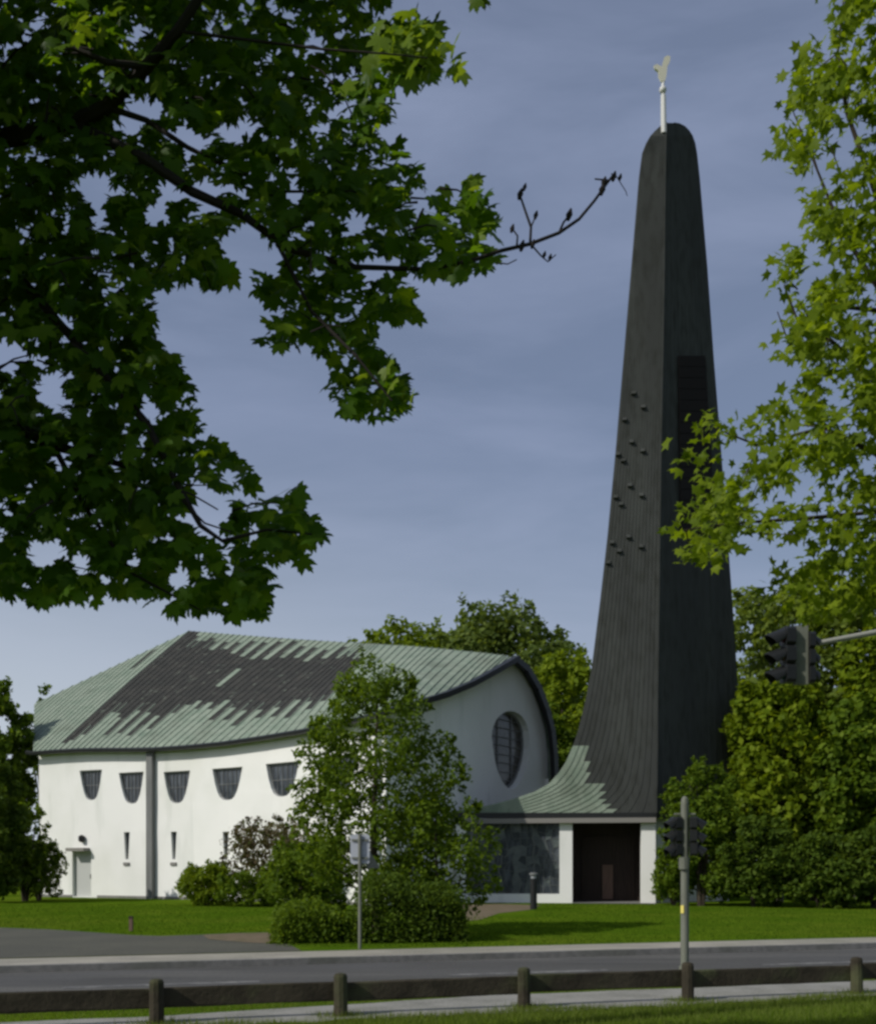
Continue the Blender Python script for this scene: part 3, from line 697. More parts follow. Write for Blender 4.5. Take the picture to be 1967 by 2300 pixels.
tree('broadleaf_tree', 'bright yellow green tree rising at the right edge of the grove', 'tree', 1985, 1230, 150, 48, 'yellow', .36, seed=12, nl=20, zb=1, group=G2)
tree('broadleaf_tree', 'yellow green tree below the overhead signal, right of the tower', 'tree', 1750, 1510, 115, 47.5, 'yellow', .33, seed=13, nl=20, zb=1.5, group=G2, bark=BARKPALE)
tree('broadleaf_tree', 'broad leafy tree lowest at the right edge above the lawn', 'tree', 1915, 1560, 120, 46, 'mid', .32, seed=14, nl=20, zb=1.8, group=G2, bark=BARKPALE)
G4 = 'shrubs right of the porch'
tree('shrub', 'tall rounded shrub covering the lower right side of the tower', 'shrub', 1575, 1712, 85, 43.5, 'mid', .17, seed=20, nl=16, zb=0, trunk=False, group=G4)
tree('shrub', 'low shrub hiding the foot of the right porch pillar', 'shrub', 1512, 1915, 46, 44, 'mid', .16, seed=21, nl=8, zb=0, trunk=False, group=G4)
tree('shrub', 'dark shrub under the trees midway along the right lawn', 'shrub', 1690, 1830, 85, 42.5, 'dark', .2, seed=22, nl=12, zb=0, trunk=False, group=G4)
tree('shrub', 'dark shrub left of the right edge of the lawn', 'shrub', 1840, 1870, 85, 41.5, 'dark', .2, seed=23, nl=12, zb=0, trunk=False, group=G4)
tree('shrub', 'dark shrub at the far right end of the lawn', 'shrub', 1960, 1860, 75, 41, 'dark', .2, seed=24, nl=12, zb=0, trunk=False, group=G4)
G5 = 'shrubs in front of the church left end'
tree('shrub', 'tall loose shrub against the left corner of the white wall', 'shrub', 58, 1800, 52, 49, 'mid', .18, seed=30, nl=12, zb=0, trunk=False, group=G5, dens=3)
tree('shrub', 'dark green bush at the left edge of the lawn', 'shrub', -20, 1700, 75, 47, 'dark', .2, seed=31, nl=14, zb=0, trunk=False, group=G5, dens=14)
tree('shrub', 'low dark bush beside the side door', 'shrub', 88, 1885, 56, 50, 'dark', .16, seed=32, nl=8, zb=0, trunk=False, group=G5)
G6 = 'shrubs along the white side wall'
tree('shrub', 'bright spiky green shrub nearest the side wall downpipe', 'shrub', 465, 1940, 62, 44, 'yellow', .14, seed=40, nl=10, zb=0, trunk=False, group=G6)
tree('shrub', 'low green shrub between the spiky shrub and the small tree', 'shrub', 560, 1955, 70, 43, 'mid', .14, seed=41, nl=9, zb=0, trunk=False, group=G6)
tree('shrub', 'loose reddish brown shrub with open twigs before the white wall', 'shrub', 610, 1840, 105, 45, 'red', .15, seed=42, nl=14, zb=.8, trunk=False, group=G6, dens=1.6)
tree('shrub', 'rounded dark green shrub left of the road sign', 'shrub', 690, 1890, 90, 38, 'mid', .14, seed=43, nl=12, zb=0, trunk=False, group=G6)
# small tree in front of the church
tree('small_tree', 'airy green small tree standing in front of the church between side wall and porch', 'tree', 845, 1478, 180, 26.5, 'mid', .13, seed=50, nl=40, zb=.5, shape=.55, lobe=.23, dens=4.8)
tree('small_tree', 'low spreading small tree with branches reaching over the porch glazing', 'tree', 985, 1790, 130, 25.5, 'mid', .12, seed=51, nl=22, zb=.4, lobe=.24, dens=3.0)

# clipped hedge in two blocks
def hedge(label, x0, x1, y0, h, seed, dd=1.3, mat_='mid'):
    rng = np.random.default_rng(seed); a = GP(x0, y0); c = GP(x1, y0 - 3); t = empty('hedge', (a + c) / 2, label, 'hedge', 'clipped hedge blocks by the pavement')
    n = int((c - a).length * (h * 2 + dd) * 1500); d = (c - a).normalized(); nn = Vector((-d.y, d.x, 0)); ln = (c - a).length
    f = rng.random(n); u = rng.random(n); v = rng.random(n); side = rng.integers(0, 4, n)
    U = np.where(side == 3, np.round(rng.random(n)), u); W = np.where(side == 0, 0, np.where(side == 1, v, rng.random(n) * .5)); Z = np.where(side == 1, 1, rng.random(n))
    ends = np.clip(np.minimum(U, 1 - U) * ln / .35, 0, 1) ** .5; Z = Z * (.55 + .45 * ends); wob = 1 + .12 * np.sin(U * ln * 3.1) - .22 * (np.abs(W - .5) * 2) ** 3 * (Z > .8) + .05 * np.sin(U * ln * 9)
    pos = np.array(a)[None] + U[:, None] * ln * np.array(d)[None] + (W * dd)[:, None] * np.array(nn)[None] + (Z * h * wob)[:, None] * np.array([0, 0, 1.0]) + rng.normal(size=(n, 3)) * .085
    pos[:, 2] = np.maximum(pos[:, 2], .02)
    scatter('foliage', OVAL, pos, rotmats(rng.normal(size=(n, 3)) + np.array([0, -.4, .6]), rng), .085 * rng.uniform(.6, 1.3, n), LM[mat_], t)
    b = MB()
    for k in range(6): q = lerp(a, c, (k + .5) / 6) + nn * dd * .5; b.tube([q, q + Vector((.05, 0, h * .8))], [.04, .015], 5)
    b.build('stems', BARK, t)
hedge('low clipped hedge left of the road sign', 628, 790, 2122, .78, 60)
hedge('taller rough hedge block right of the road sign', 812, 1035, 2120, 1.35, 61, 1.8, 'dark')

# ------------------------------------------------------------------ foreground maple (left)
def inpoly(px, py, poly):
    x, y = px, py; c = np.zeros(len(x), bool); j = len(poly) - 1
    for i in range(len(poly)):
        xi, yi = poly[i]; xj, yj = poly[j]
        with np.errstate(divide='ignore', invalid='ignore'):
            cond = ((yi > y) != (yj > y)) & (x < (xj - xi) * (y - yi) / (yj - yi + 1e-12) + xi)
        c ^= cond; j = i
    return c
S11 = 1967 / 1772
MK = [(770, -60), (795, 20), (880, 45), (900, 120), (860, 175), (800, 165), (775, 260), (835, 320), (870, 375), (975, 385), (1005, 440), (1000, 530), (950, 565), (880, 550), (790, 550), (840, 610), (860, 645), (790, 640), (745, 650), (790, 710), (835, 790), (795, 860), (740, 840), (680, 830), (665, 770), (685, 735), (625, 690), (530, 705), (525, 655), (580, 625), (515, 585), (505, 515), (545, 480), (480, 465), (430, 490), (475, 560), (440, 590), (400, 560), (340, 565), (300, 600), (305, 680), (375, 745), (385, 850), (430, 890), (505, 945), (520, 985), (455, 990), (390, 985), (375, 1010), (385, 1080), (440, 1120), (460, 1110), (450, 1020), (480, 1010), (545, 1010), (560, 985), (600, 980), (610, 1015), (650, 1080), (660, 1125), (615, 1135), (590, 1150), (545, 1125), (545, 1180), (530, 1245), (490, 1245), (420, 1235), (340, 1225), (260, 1200), (200, 1220), (150, 1200), (70, 1220), (-40, 1185), (-2000, 1185), (-2000, -60)]
MK = [(x * S11, y * S11) for x, y in MK]
HOLES = [(215, 415, 34, 30), (325, 240, 30, 14), (290, 275, 22, 10), (400, 300, 26, 10), (440, 310, 16, 10), (10, 790, 26, 22), (455, 435, 26, 28), (560, 530, 30, 22), (600, 575, 24, 20), (795, 500, 22, 16), (860, 590, 30, 14), (350, 480, 20, 12), (225, 480, 16, 10), (380, 425, 24, 14), (120, 880, 22, 30), (150, 1020, 14, 12), (100, 1240, 28, 20), (180, 1260, 16, 14), (700, 95, 18, 12), (650, 820, 14, 10), (310, 70, 14, 8), (545, 285, 20, 12), (720, 1245, 12, 9), (400, 1300, 12, 12), (430, 330, 12, 10), (330, 920, 10, 14), (660, 430, 8, 18), (530, 540, 14, 20)]
rng = np.random.default_rng(3)
mt = empty('maple_tree', (-6.6, 7.6, 0), 'large dark green maple overhanging the left side with broad lobed leaves', 'tree')
def mask_ok(pos, margin=0):
    px = CX + pos[:, 0] / pos[:, 1] * F; py = HZ - (pos[:, 2] - HC) / pos[:, 1] * F
    inf = (pos[:, 1] > .5) & (px > -60) & (px < 2030) & (py > -60) & (py < 2360)
    ok = inpoly(px, py, MK)
    for hx, hy, hr, hs in HOLES: ok &= ((px - hx) / (hr + 18)) ** 2 + ((py - hy) / (hs + 18)) ** 2 > 1
    return px, py, inf, ok
# crown body: leaves through the visible part, at real distances from 5.5 to 9.5 m
n = 20000; px = rng.uniform(-350, 1130, n); py = rng.uniform(-320, 1400, n); Y = 5.4 + 1.6 * rng.random(n)
Y += np.clip((px - 600) / 600, 0, 1) * .1
pos = np.stack([(px - CX) * Y / F, Y, HC - (py - HZ) * Y / F], 1)
_, _, inf, ok = mask_ok(pos)
# clumpy density
def fnoise(x, y, s, ph): return np.sin(x / s + ph) * np.cos(y / s * 1.3 + ph * 2) + .5 * np.sin(x / s * 2.3 + y / s * 1.9 + ph)
dn = fnoise(px, py, 75, 1.0) + .6 * fnoise(px, py, 31, 2.2)
dn += np.clip((420 - px) / 500, 0, .7)
dn -= np.clip((py - 1150) / 500, 0, .5) + np.clip((px - 650) / 900, 0, .35)
keep = np.where(inf, ok & (rng.random(n) < np.clip(.80 + .30 * dn, .12, 1)), rng.random(n) < .8)
pos = pos[keep]; nn_ = len(pos)
nrm = rng.normal(size=(nn_, 3)) * .42 + np.array([-.05, -.55, .55]); tip = rng.normal(size=(nn_, 3)) * .45 + np.array([.25, -.2, -1.0])
def leaf_mats(nrm, tip):   # local y = tip direction
    n = nrm / np.linalg.norm(nrm, axis=1, keepdims=True); y = tip - (tip * n).sum(1, keepdims=True) * n; y /= np.linalg.norm(y, axis=1, keepdims=True)
    return np.stack([np.cross(y, n), y, n], axis=2)
MAPLEMAT = leafmat('maple leaves', [(.04, .09, .008), (.062, .13, .010), (.085, .165, .013), (.15, .23, .018)], .52, .45, (1.9, 1.75, .45))
def sungap(pos):
    k = np.ones(len(pos), bool); S_ = np.array(sd)
    for cx_, cy_, rr_ in ((905, 110, .50), (200, 45, .3), (1060, 430, .25), (880, 860, .3)):
        c = np.array(P(cx_, cy_, 5.5)); v = pos - c; t = v @ S_; dist = np.linalg.norm(v - t[:, None] * S_, axis=1); k &= ~((dist < rr_) & (t > .12))
    return k
kk_ = sungap(pos); pos, nrm, tip = pos[kk_], nrm[kk_], tip[kk_]; nn_ = len(pos)
scatter('crown', MAPLE, pos, leaf_mats(nrm, tip), np.stack([.088 * rng.uniform(.6, 1.15, nn_), .088 * rng.uniform(.65, 1.2, nn_), .088 * rng.uniform(-.3, 2.6, nn_)], 1), MAPLEMAT, mt)
# upper and outer crown beyond the frame, shading what hangs below
n2_ = 7000; u = rng.normal(size=(n2_, 3)); u /= np.linalg.norm(u, axis=1, keepdims=True); u *= (rng.random(n2_) ** (1 / 3))[:, None]
pos = np.array([-5.4, 3.9, 7.6]) + u * np.array([4.6, 2.3, 3.1]); px_, py_, inf, ok = mask_ok(pos)
pos = pos[(~inf) & (pos[:, 1] > 1.2)]; pos = pos[sungap(pos)]; nn_ = len(pos)
o = scatter('upper_crown', MAPLE_LOW, pos, leaf_mats(rng.normal(size=(nn_, 3)) * .5 + np.array([0, -.2, .9]), rng.normal(size=(nn_, 3)) * .5 + np.array([.1, 0, -.7])), .15 * rng.uniform(.7, 1.2, nn_), MAPLEMAT, mt)
# outer sprays; sunlight painted in as a lighter maple leaf colour
def spray(cx, cy, rx, ry, n, Y0, sz=.10):
    px = cx + rng.normal(size=n) * rx * .5; py = cy + rng.normal(size=n) * ry * .5; Y = Y0 + rng.uniform(-.35, .35, n)
    return np.stack([(px - CX) * Y / F, Y, HC - (py - HZ) * Y / F], 1)
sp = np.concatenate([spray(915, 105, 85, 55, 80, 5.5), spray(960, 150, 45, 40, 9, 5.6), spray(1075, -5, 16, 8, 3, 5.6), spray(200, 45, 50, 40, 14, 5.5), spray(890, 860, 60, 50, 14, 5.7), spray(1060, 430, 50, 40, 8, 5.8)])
k = len(sp); BRIGHT = leafmat('maple leaves tinted sunlit', [(.09, .15, .016), (.13, .20, .02), (.17, .24, .03)], .45, .45, (1.6, 1.5, .5))
scatter('sun_tinted_leaves', MAPLE, sp, leaf_mats(rng.normal(size=(k, 3)) * .5 + np.array([-.5, -.5, .5]), rng.normal(size=(k, 3)) * .5 + np.array([.2, -.2, -.8])), .082 * rng.uniform(.7, 1.15, k), BRIGHT, mt)
b = MB()
def br(pts, r0, r1, seg=7):
    p3 = [P(x, y, Y - 1.3) for x, y, Y in pts]; b.tube(p3, [r0 + (r1 - r0) * i / (len(p3) - 1) for i in range(len(p3))], seg)
b.tube([(-6.6, 7.6, -.1), (-6.5, 7.6, 1.5), (-6.2, 7.5, 4), (-5.9, 7.3, 7), (-5.6, 7.1, 9.5), (-5.3, 7, 11.5)], [.32, .27, .22, .17, .10, .03], 12)
b.tube([(-6.2, 7.5, 3.9), (-4.8, 7.4, 5.4), tuple(P(-80, 330, 5.9))], [.13, .09, .06], 8)
b.tube([(-6.3, 7.5, 3.2), (-5.0, 7.2, 4.4), tuple(P(-80, 900, 5.9)), tuple(P(120, 1000, 5.9)), tuple(P(330, 1060, 5.9))], [.10, .07, .05, .03, .012], 8)
br([(-80, 330, 7.2), (60, 300, 7.0), (160, 282, 7.0), (240, 240, 6.9), (330, 150, 6.8), (400, 70, 6.7), (470, -40, 6.6)], .055, .022)
br([(160, 282, 7.0), (240, 315, 6.9), (330, 360, 6.8), (430, 430, 6.8), (540, 480, 6.9), (650, 560, 7.0), (800, 600, 7.1), (960, 605, 7.1)], .036, .012)
br([(240, 240, 6.9), (330, 270, 6.9), (420, 330, 6.9), (500, 370, 6.9), (640, 430, 7.0), (800, 430, 7.0)], .018, .006)
br([(330, 150, 6.8), (240, 140, 6.7), (160, 105, 6.7)], .020, .012)
br([(540, 480, 6.9), (620, 540, 6.9), (700, 700, 6.9), (800, 800, 6.8), (880, 900, 6.8)], .016, .005)
br([(-80, 500, 7.2), (60, 640, 7.1), (180, 780, 7.0), (330, 950, 6.9), (400, 1090, 6.8), (450, 1180, 6.8), (500, 1215, 6.8), (600, 1190, 6.8), (700, 1200, 6.8)], .03, .005)
br([(400, 1100, 6.8), (430, 1110, 6.8), (490, 1145, 6.8)], .007, .004); br([(410, 1125, 6.8), (460, 1175, 6.8), (520, 1195, 6.8)], .007, .004)
br([(385, 1110, 6.8), (420, 1090, 6.8), (480, 1090, 6.8)], .005, .003)
br([(400, 70, 6.7), (560, 90, 6.6), (720, 110, 6.5), (860, 120, 6.4), (960, 130, 6.4)], .009, .003)
br([(120, 1000, 7.2), (200, 1150, 7.1), (300, 1290, 7.0), (450, 1370, 7.0)], .018, .005)
# bare twig reaching toward the tower
TY = 6.9
br([(960, 605, 7.1), (1060, 585, TY), (1125, 563, TY), (1190, 548, TY), (1255, 523, TY), (1300, 492, TY), (1335, 450, TY), (1360, 415, TY), (1375, 395, TY)], .012, .0065)
br([(1190, 548, TY), (1192, 510, TY), (1178, 470, TY), (1168, 440, TY), (1178, 420, TY)], .008, .005); br([(1192, 510, TY), (1203, 485, TY)], .005, .003)
br([(1160, 555, TY), (1162, 530, TY), (1150, 513, TY)], .006, .004); br([(1255, 523, TY), (1265, 500, TY), (1278, 483, TY)], .007, .005)
br([(1195, 552, TY), (1215, 575, TY), (1230, 588, TY), (1248, 572, TY)], .005, .003); br([(1115, 590, TY), (1140, 593, TY), (1160, 583, TY)], .004, .003)
br([(1375, 395, TY), (1368, 405, TY), (1335, 402, TY)], .006, .004); br([(1372, 390, TY), (1385, 398, TY), (1405, 430, TY), (1408, 440, TY)], .003, .002)
for cx_, cy_, r_ in ((1168, 436, .022), (1178, 420, .015), (1203, 483, .017), (1278, 482, .024), (1352, 425, .024), (1356, 408, .02), (1378, 396, .02), (1392, 398, .014), (1150, 513, .017), (1172, 552, .022), (1196, 548, .018), (1222, 572, .014), (1235, 578, .014)):
    c = P(cx_, cy_, TY - 1.3); b.tube([c + Vector((-.3 * r_, 0, -r_ * 1.3)), c, c + Vector((.4 * r_, 0, r_ * 1.4))], [r_ * .4, r_ * .8, r_ * .2], 6)
# many fine twigs carrying the leaves
for i in range(260):
    x, y = rng.uniform(-40, 1000), rng.uniform(0, 1350); q = P(x, y, rng.uniform(5.4, 6.8))
    _, _, i_, k_ = mask_ok(np.array([q])); 
    if not k_[0]: continue
    a = rng.uniform(0, 6.28); l = rng.uniform(.12, .3); e = q + Vector((math.cos(a) * l, rng.uniform(-.1, .1), math.sin(a) * l * .6))
    _, _, i_, k_ = mask_ok(np.array([e]))
    if k_[0]: b.tube([q, lerp(q, e, .5) + Vector((0, 0, .02)), e], [.007, .005, .003], 4)
DARKBARK = mat('dark maple bark', (.022, .018, .016), .9, .2)
b.build('trunk', DARKBARK, mt)

# ------------------------------------------------------------------ foreground young tree (right)
RK = [(1772, -40), (1712, -40), (1700, 60), (1675, 105), (1600, 120), (1605, 180), (1572, 305), (1620, 345), (1612, 430), (1680, 470), (1625, 515), (1560, 512), (1550, 550), (1600, 575), (1552, 625), (1590, 650), (1575, 715), (1625, 775), (1600, 825), (1450, 835), (1405, 810), (1380, 925), (1440, 950), (1350, 1105), (1365, 1128), (1465, 1130), (1560, 1085), (1640, 1130), (1565, 1150), (1560, 1190), (1600, 1230), (1700, 1260), (1772, 1250), (2600, 1260), (2600, -40)]
RK = [(x * S11, y * S11) for x, y in RK]
RH = [(1725, 60 * 1.1 + 40, 10, 20), (1930, 110, 16, 34), (1870, 370, 30, 30), (1800, 470, 18, 18), (1860, 610, 45, 20), (1745, 700, 24, 34), (1800, 640, 20, 14), (1690, 700, 12, 12), (1880, 870, 16, 30), (1780, 960, 36, 22), (1690, 1010, 26, 24), (1660, 1000, 14, 22), (1720, 1130, 42, 28), (1700, 1220, 60, 26), (1850, 1080, 26, 16), (1930, 940, 14, 20), (1650, 930, 36, 18), (1760, 820, 20, 40), (1940, 720, 10, 20), (1910, 1060, 28, 12)]
rt = empty('young_tree', (8.6, 12.4, 0), 'sunlit yellow green young tree leaning in from the right edge', 'tree')
rng = np.random.default_rng(9)
# leaf tufts: each tuft a rosette of leaves
nc = 2300; cx_ = rng.uniform(1330, 2450, nc); cy_ = rng.uniform(-200, 1420, nc)
ok = inpoly(cx_, cy_, RK) | (cy_ < -30) & (cx_ > 1960)
for hx, hy, hr, hs in RH: ok &= ((cx_ - hx) / (hr + 12)) ** 2 + ((cy_ - hy) / (hs + 12)) ** 2 > 1
dn = fnoise(cx_, cy_, 62, .4) + .5 * fnoise(cx_, cy_, 27, 4.2)
ok &= rng.random(nc) < np.clip(.72 + .42 * dn + np.clip((cx_ - 1700) / 500, 0, .12) + np.clip((cy_ - 1150) / 400, 0, .5), .08, 1)
cx_, cy_ = cx_[ok], cy_[ok]; Yc = 11.2 + rng.uniform(-1.5, 1.7, len(cx_)); per = 13
C = np.stack([(cx_ - CX) * Yc / F, Yc, HC - (cy_ - HZ) * Yc / F], 1)
pos = np.repeat(C, per, 0) + rng.normal(size=(len(C) * per, 3)) * .085; k = len(pos)
RMAT = leafmat('young spring leaves', [(.10, .155, .008), (.15, .215, .011), (.22, .29, .018)], .55, .5, (1.4, 1.35, .5))
dirs = pos - np.repeat(C, per, 0); qy = HZ - (pos[:, 2] - HC) / pos[:, 1] * F; kp = qy < 1392; pos, dirs = pos[kp], dirs[kp]; k = len(pos)
scatter('crown', MAPLE_LOW, pos, leaf_mats(rng.normal(size=(k, 3)) * .6 + np.array([-.4, -.4, .5]), dirs * 8 + rng.normal(size=(k, 3)) * .3 + np.array([0, 0, -.35])), np.stack([.105 * rng.uniform(.5, 1.15, k), .105 * rng.uniform(.6, 1.2, k), .105 * rng.uniform(-.3, 2.4, k)], 1), RMAT, rt)
b = MB()
b.tube([(8.6, 12.4, -.1), (8.5, 12.3, 2), (8.2, 12.1, 5), (8.0, 11.9, 8), (7.7, 11.7, 12)], [.17, .15, .11, .07, .02], 10)
limbs = [((8.4, 12.2, 3.2), [(1967, 1150, 11.6), (1800, 1165, 11.3), (1650, 1175, 11.0), (1540, 1190, 10.9)]), ((8.4, 12.2, 3.8), [(1967, 1020, 11.6), (1850, 960, 11.3), (1700, 1000, 11.0), (1600, 960, 10.8)]),
         ((8.2, 12.1, 4.6), [(1967, 860, 11.5), (1860, 760, 11.3), (1790, 720, 11.2), (1760, 640, 11.1)]), ((8.2, 12.0, 5.4), [(1967, 640, 11.5), (1890, 520, 11.4), (1850, 420, 11.3), (1780, 250, 11.2)]),
         ((8.1, 12, 6.4), [(1967, 440, 11.5), (1900, 250, 11.4), (1880, 120, 11.3), (1900, -60, 11.2)]), ((8.3, 12.1, 4.4), [(2000, 700, 11.5), (1900, 690, 11.2), (1850, 670, 11.2)])]
tips = []
for s_, pts in limbs:
    p3 = [Vector(s_)] + [P(*q) for q in pts]; b.tube(p3, [.04, .03, .022, .014, .006], 6); tips += p3[1:]
for i in range(0, len(C), 3):
    c = Vector(C[i]); t_ = min(tips, key=lambda q: (q - c).length)
    if (t_ - c).length < .7: b.tube([c, lerp(c, t_, .5) - Vector((0, 0, .06)), t_], [.004, .006, .009], 4)
for px, py, qx, qy in ((1762, 620, 1790, 650), (1745, 700, 1770, 770), (1795, 680, 1830, 740), (1820, 330, 1850, 430), (1865, 330, 1890, 400)):
    b.tube([P(px, py, 11.1), P(qx, qy, 11.2)], [.006, .009], 4)
b.build('trunk', BARK, rt)

# ------------------------------------------------------------------ grass blades
def grass(name, pts_fn, n, h, wd, seed, m, label):
    rng = np.random.default_rng(seed); pos = pts_fn(rng, n); n = len(pos); a = rng.uniform(0, 6.28, n)
    x = np.stack([np.cos(a), np.sin(a), np.zeros(n)], 1); up = np.stack([rng.normal(size=n) * .35, rng.normal(size=n) * .35, np.ones(n)], 1); up /= np.linalg.norm(up, axis=1, keepdims=True)
    M = np.stack([x, up, np.cross(x, up)], axis=2); hh = h * rng.uniform(.4, 1.3, n)
    o = scatter(name, BLADE, pos, M, np.stack([wd * np.ones(n), hh, np.ones(n)], 1), m); tag(o, label, None, None, 'stuff'); o['category'] = 'grass'; return o
GM = leafmat('grass blades', [(.08, .12, .018), (.12, .17, .025), (.18, .22, .05)], .4)
GM2 = leafmat('lawn blades', [(.045, .09, .006), (.065, .12, .007), (.09, .15, .01)], .3, .8, None, .05)
def near(rng, n):
    t = rng.uniform(-7, 12, n); d = 11.6 - rng.random(n) ** 1.5 * 2.4 + rng.normal(size=n) * .05 + .16 * np.sin(t * 2.3) * np.sin(t * .9); return np.stack([t * UX - d * UY, t * UY + d * UX, np.zeros(n)], 1)
def strip(rng, n):
    t = rng.uniform(-8, 14, n); lo_ = 12.48 + .65 * np.clip((t - .5) / 4, 0, 1); d = lo_ + (14.0 - lo_) * rng.random(n); return np.stack([t * UX - d * UY, t * UY + d * UX, np.zeros(n)], 1)
def lawnf(rng, n):
    X = rng.uniform(-19, 22, n); Y = 22 + 24 * rng.random(n) ** 1.3; d = -UY * X + UX * Y; px = CX + X / Y * F; py = HZ + HC * F / Y
    ex = np.interp(px, [q[0] for q in edge], [q[1] for q in edge]); ok = (d > 20.92) & ((px > 620) | (py < ex - 1)) & ~((px > 1030) & (px < 1200) & (py < 2060)) & (Y < 45.5)
    return np.stack([X, Y, np.zeros(n) + .01], 1)[ok]
grass('grass', near, 60000, .085, .008, 70, GM, 'ragged long grass in front of the wooden rail fence')
def tufts(rng, n):
    c = rng.integers(0, 5, n); P_ = np.array([(-3.04, 11.1), (-1.05, 11.76), (1.09, 12.7), (3.28, 13.35), (5.87, 13.9)]); t = (P_[:, 0] * UX + P_[:, 1] * UY)[c] + rng.normal(size=n) * .16; d = 11.9 + rng.normal(size=n) * .10
    return np.stack([t * UX - d * UY, t * UY + d * UX, np.zeros(n)], 1)
grass('grass', tufts, 1500, .09, .008, 73, GM, 'grass tufts growing round the fence posts')
grass('grass', strip, 34000, .045, .008, 71, GM, 'short grass strip between footpath and kerb')
grass('grass', lawnf, 90000, .05, .02, 72, GM2, 'mown green lawn in front of the church')

# ------------------------------------------------------------------ rail fence
fence = empty('rail_fence', RD(0, 11.95), 'low brown timber rail fence running beside the footpath', 'fence')
posts = [GP(355, 2318), GP(778, 2292), GP(1180, 2266), GP(1545, 2249), GP(1955, 2238)]
D0 = 11.93; tt = [p.x * UX + p.y * UY for p in posts]; tt = [tt[0] - 2.3] + tt + [tt[-1] + 2.6]
def bumpbox(b, p, q, hgt, thk, seed):
    r = random.Random(seed); n = 7; rows = []
    d = (q - p).normalized(); nn = Vector((-d.y, d.x, 0))
    pts = [lerp(p, q, i / (n - 1)) for i in range(n)]
    sec = [(-.5, -.42), (-.42, -.5), (.42, -.5), (.5, -.42), (.5, .42), (.40, .5), (-.40, .5), (-.5, .42)]; base = len(b.v)
    for c in pts:
        for x, y in sec: b.v.append(tuple(c + nn * (x * thk + r.uniform(-.004, .004)) + Vector((0, 0, y * hgt + r.uniform(-.006, .006)))))
    for i in range(n - 1):
        for k in range(8):
            j = (k + 1) % 8; b.f.append((base + i * 8 + k, base + i * 8 + j, base + (i + 1) * 8 + j, base + (i + 1) * 8 + k)); b.m.append(0)
    b.f.append(tuple(base + k for k in range(8))[::-1]); b.f.append(tuple(base + (n - 1) * 8 + k for k in range(8))); b.m += [0, 0]
for i, t in enumerate(tt):
    b = MB(); c = RD(t, D0 - .02); r = random.Random(i)
    b.tube([c + Vector((0, 0, -.1)), c + Vector((.003, 0, .2)), c + Vector((0, 0, .47)), c + Vector((0, 0, .50)), c + Vector((0, 0, .51))], [.085, .082, .080, .066, .03], 10)
    b.build('post', FENCEWOOD, fence)
for i in range(len(tt) - 1):
    b = MB(); bumpbox(b, RD(tt[i] + .01, D0 + .10, .285 + random.uniform(-.012, .012)), RD(tt[i + 1] - .01, D0 + .10, .285 + random.uniform(-.012, .012)), .225, .07, i); b.build('rail', FENCEWOOD, fence)

# ------------------------------------------------------------------ street furniture
def signal_head(parent, c, face, hgt=.9, wd=.3, dep=.2, visor=.26, back=None):
    """three lens head; face = unit plan vector the lenses look toward"""
    f = Vector((face[0], face[1], 0)).normalized(); s = Vector((-f.y, f.x, 0)); b = MB(); c = Vector(c); hh = hgt / 3
    for k in range(3):
        cc = c + Vector((0, 0, (1 - k) * hh)); h2 = hh * .485
        q = [(-.5, -.35), (-.35, -.5), (.35, -.5), (.5, -.35), (.5, .35), (.35, .5), (-.35, .5), (-.5, .35)]
        b.prism([cc - f * dep * .5 + s * x * wd + Vector((0, 0, y * 2 * h2)) for x, y in q], f * dep)
    head = b.build('signal_head', back or BLACK, parent)
    for k, lm in enumerate((LENSR, LENSY, LENSG)):
        cc = c + Vector((0, 0, (1 - k) * hh)) + f * (dep * .5 + .004); r = min(wd, hh) * .40
        b = MB(); b.poly([cc + s * r * math.cos(a) + Vector((0, 0, r * math.sin(a))) for a in np.linspace(0, 2 * math.pi, 17)[:-1]]); b.build('lens', lm, head)
        b = MB(); A = np.linspace(-.35, math.pi + .35, 13); r *= 1.12
        up = Vector((0, 0, -.05 - .22 * visor))
        for a, c2 in zip(A[:-1], A[1:]):
            def vp(g, o, rr): return cc + s * rr * math.cos(g) + Vector((0, 0, rr * math.sin(g))) + f * o + (up if o > .01 else Vector())
            la, lb = visor * (.55 + .45 * max(0, math.sin(a))), visor * (.55 + .45 * max(0, math.sin(c2)))
            b.poly([vp(a, 0, r), vp(c2, 0, r), vp(c2, lb, r), vp(a, la, r)]); b.poly([vp(a, 0, r * .93), vp(a, la, r * .93), vp(c2, lb, r * .93), vp(c2, 0, r * .93)])
            b.poly([vp(a, la, r), vp(c2, lb, r), vp(c2, lb, r * .93), vp(a, la, r * .93)])
        b.build('visor', BLACK, head)
    return head
# pole by the road
PY = 15.5; px0 = (1537 - CX) * PY / F
tp = empty('traffic_light', (px0, PY, 0), 'traffic light pole behind the fence with a small signal on each side', 'traffic light', 'traffic lights at the crossing')
b = MB(); b.tube([(px0, PY, -.05), (px0, PY, 2.72), (px0, PY, 2.78), (px0, PY, 2.82)], [.062, .058, .05, .02], 12); b.tube([(px0, PY, 0), (px0, PY, .25)], .085, 12); b.build('pole', GALV, tp)
zc = HC - (1878 - HZ) * PY / F
for sx, fy in ((-1, -.35), (1, -.15)):
    signal_head(tp, (px0 + sx * .13, PY - .0, zc), (sx, fy), .60, .2, .10, .15)
    for zz in (.24, -.24): b = MB(); b.tube([(px0, PY, zc + zz + .09), (px0 + sx * .16, PY, zc + zz + .09)], .018, 6); b.build('bracket', GALV, tp)
b = MB(); b.tube([(px0 - .02, PY - .03, zc - .50), (px0 - .02, PY - .03, zc - .32)], [.075, .09], 10); b.build('junction_box', GALV, tp)
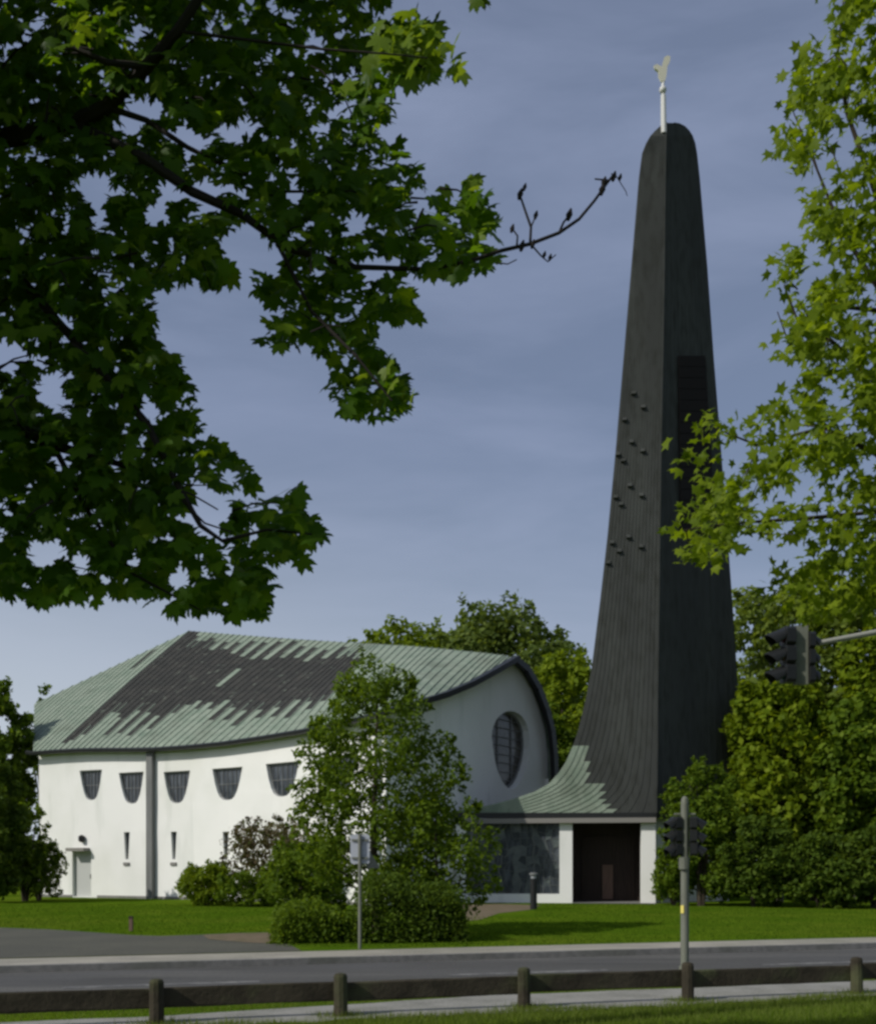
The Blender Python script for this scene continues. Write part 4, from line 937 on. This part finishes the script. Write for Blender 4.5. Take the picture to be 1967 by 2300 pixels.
zy = HC - (2042 - HZ) * PY / F; b = MB(); b.box((px0 - .045, PY - .044, zy), (.05, .02, .12), -.75); b.build('sticker', YELLOW, tp)
# overhead signal on a mast arm
mx_, my_ = 10.4, 17.6
tm = empty('traffic_light', (mx_, my_, 0), 'overhead traffic signal hanging on a thin grey arm at the right', 'traffic light', 'traffic lights at the crossing')
AY = 17.2; h0 = P(1797, 1452, AY)
b = MB(); b.tube([(mx_, my_, -.05), (mx_, my_, 3), (mx_, my_, 6.1)], [.11, .10, .08], 12); b.build('mast', GALV, tm)
b = MB(); b.tube([(mx_, my_, 5.95), tuple(P(2100, 1392, 17.4)), tuple(P(1967, 1420, 17.3)), tuple(P(1850, 1442, AY)), tuple(h0)], [.065, .055, .05, .045, .035], 10); b.build('arm', ARMM, tm)
hc = P(1797, 1472, AY)
b = MB(); b.box(hc, (.22, .10, .98), 0); b.build('bracket', GALV, tm)
signal_head(tm, hc + Vector((-.22, -.02, 0)), (-1, -.12), .94, .30, .16, .32)
signal_head(tm, hc + Vector((.16, .02, -.04)), (1, .12), .86, .26, .10, .12)
# road sign seen from behind
SY = 21.5; sx = (808 - CX) * SY / F
sg = empty('road_sign', (sx, SY, 0), 'road sign seen from its blank grey back on a thin pole beside the hedge', 'road sign')
b = MB(); b.tube([(sx, SY, -.05), (sx, SY, 2.42)], .035, 10); b.build('pole', GALV, sg)
def pz(py): return HC - (py - HZ) * SY / F
b = MB(); z0, z1 = pz(1940), pz(1874); wd = .20
b.prism([(sx - wd + .03, SY + .05, z0), (sx + wd - .03, SY + .05, z0), (sx + wd, SY + .05, z0 + .04), (sx + wd, SY + .05, z1 - .03), (sx + wd - .03, SY + .05, z1), (sx - wd + .03, SY + .05, z1), (sx - wd, SY + .05, z1 - .03), (sx - wd, SY + .05, z0 + .04)], (0, .02, 0))
sp_ = b.build('sign_panel', SIGNBACK, sg)
b = MB(); b.box((sx, SY + .035, z1 - .12), (.34, .03, .04)); b.build('clamp', GALV, sg); b = MB(); b.box((sx, SY + .035, z0 + .12), (.34, .03, .04)); b.build('clamp', GALV, sg)
b = MB(); q = Vector((sx + .14, SY + .12, pz(1950))); b.prism([q, q + Vector((.26, .2, .0)), q + Vector((.05, .05, .36))], (.01, -.02, 0)); tag(b.build('sign_panel', GALV, sg), 'small triangular panel turned away beside the pole')
# bollard lamp and lawn stake
q = GP(1198, 2043); bl = empty('bollard_lamp', q, 'black bollard lamp with grey cap on the lawn in front of the porch glazing', 'bollard lamp')
b = MB(); b.tube([q + Vector((0, 0, -.05)), q + Vector((0, 0, 1.22))], .135, 14); b.build('body', BLACK, bl)
b = MB(); b.tube([q + Vector((0, 0, 1.22)), q + Vector((0, 0, 1.36))], .11, 14); b.build('lamp_glass', mat('frosted lamp glass', (.25, .27, .28), .4), bl)
b = MB(); b.tube([q + Vector((0, 0, 1.36)), q + Vector((0, 0, 1.42)), q + Vector((0, 0, 1.45))], [.17, .17, .12], 14); b.build('cap', ZINC, bl)
q = GP(295, 2092); st = empty('wooden_stake', q, 'short dark wooden stake at the lawn edge on the left', 'stake')
b = MB(); b.prism([q + Vector((-.045, -.045, -.05)), q + Vector((.045, -.045, -.05)), q + Vector((.045, .045, -.05)), q + Vector((-.045, .045, -.05))], (0, 0, .40)); b.build('shaft', WOODMID, st)
b = MB(); b.prism([q + Vector((-.052, -.052, .35)), q + Vector((.052, -.052, .35)), q + Vector((.052, .052, .35)), q + Vector((-.052, .052, .35))], (0, 0, .05)); b.build('cap', WOODDARK, st)
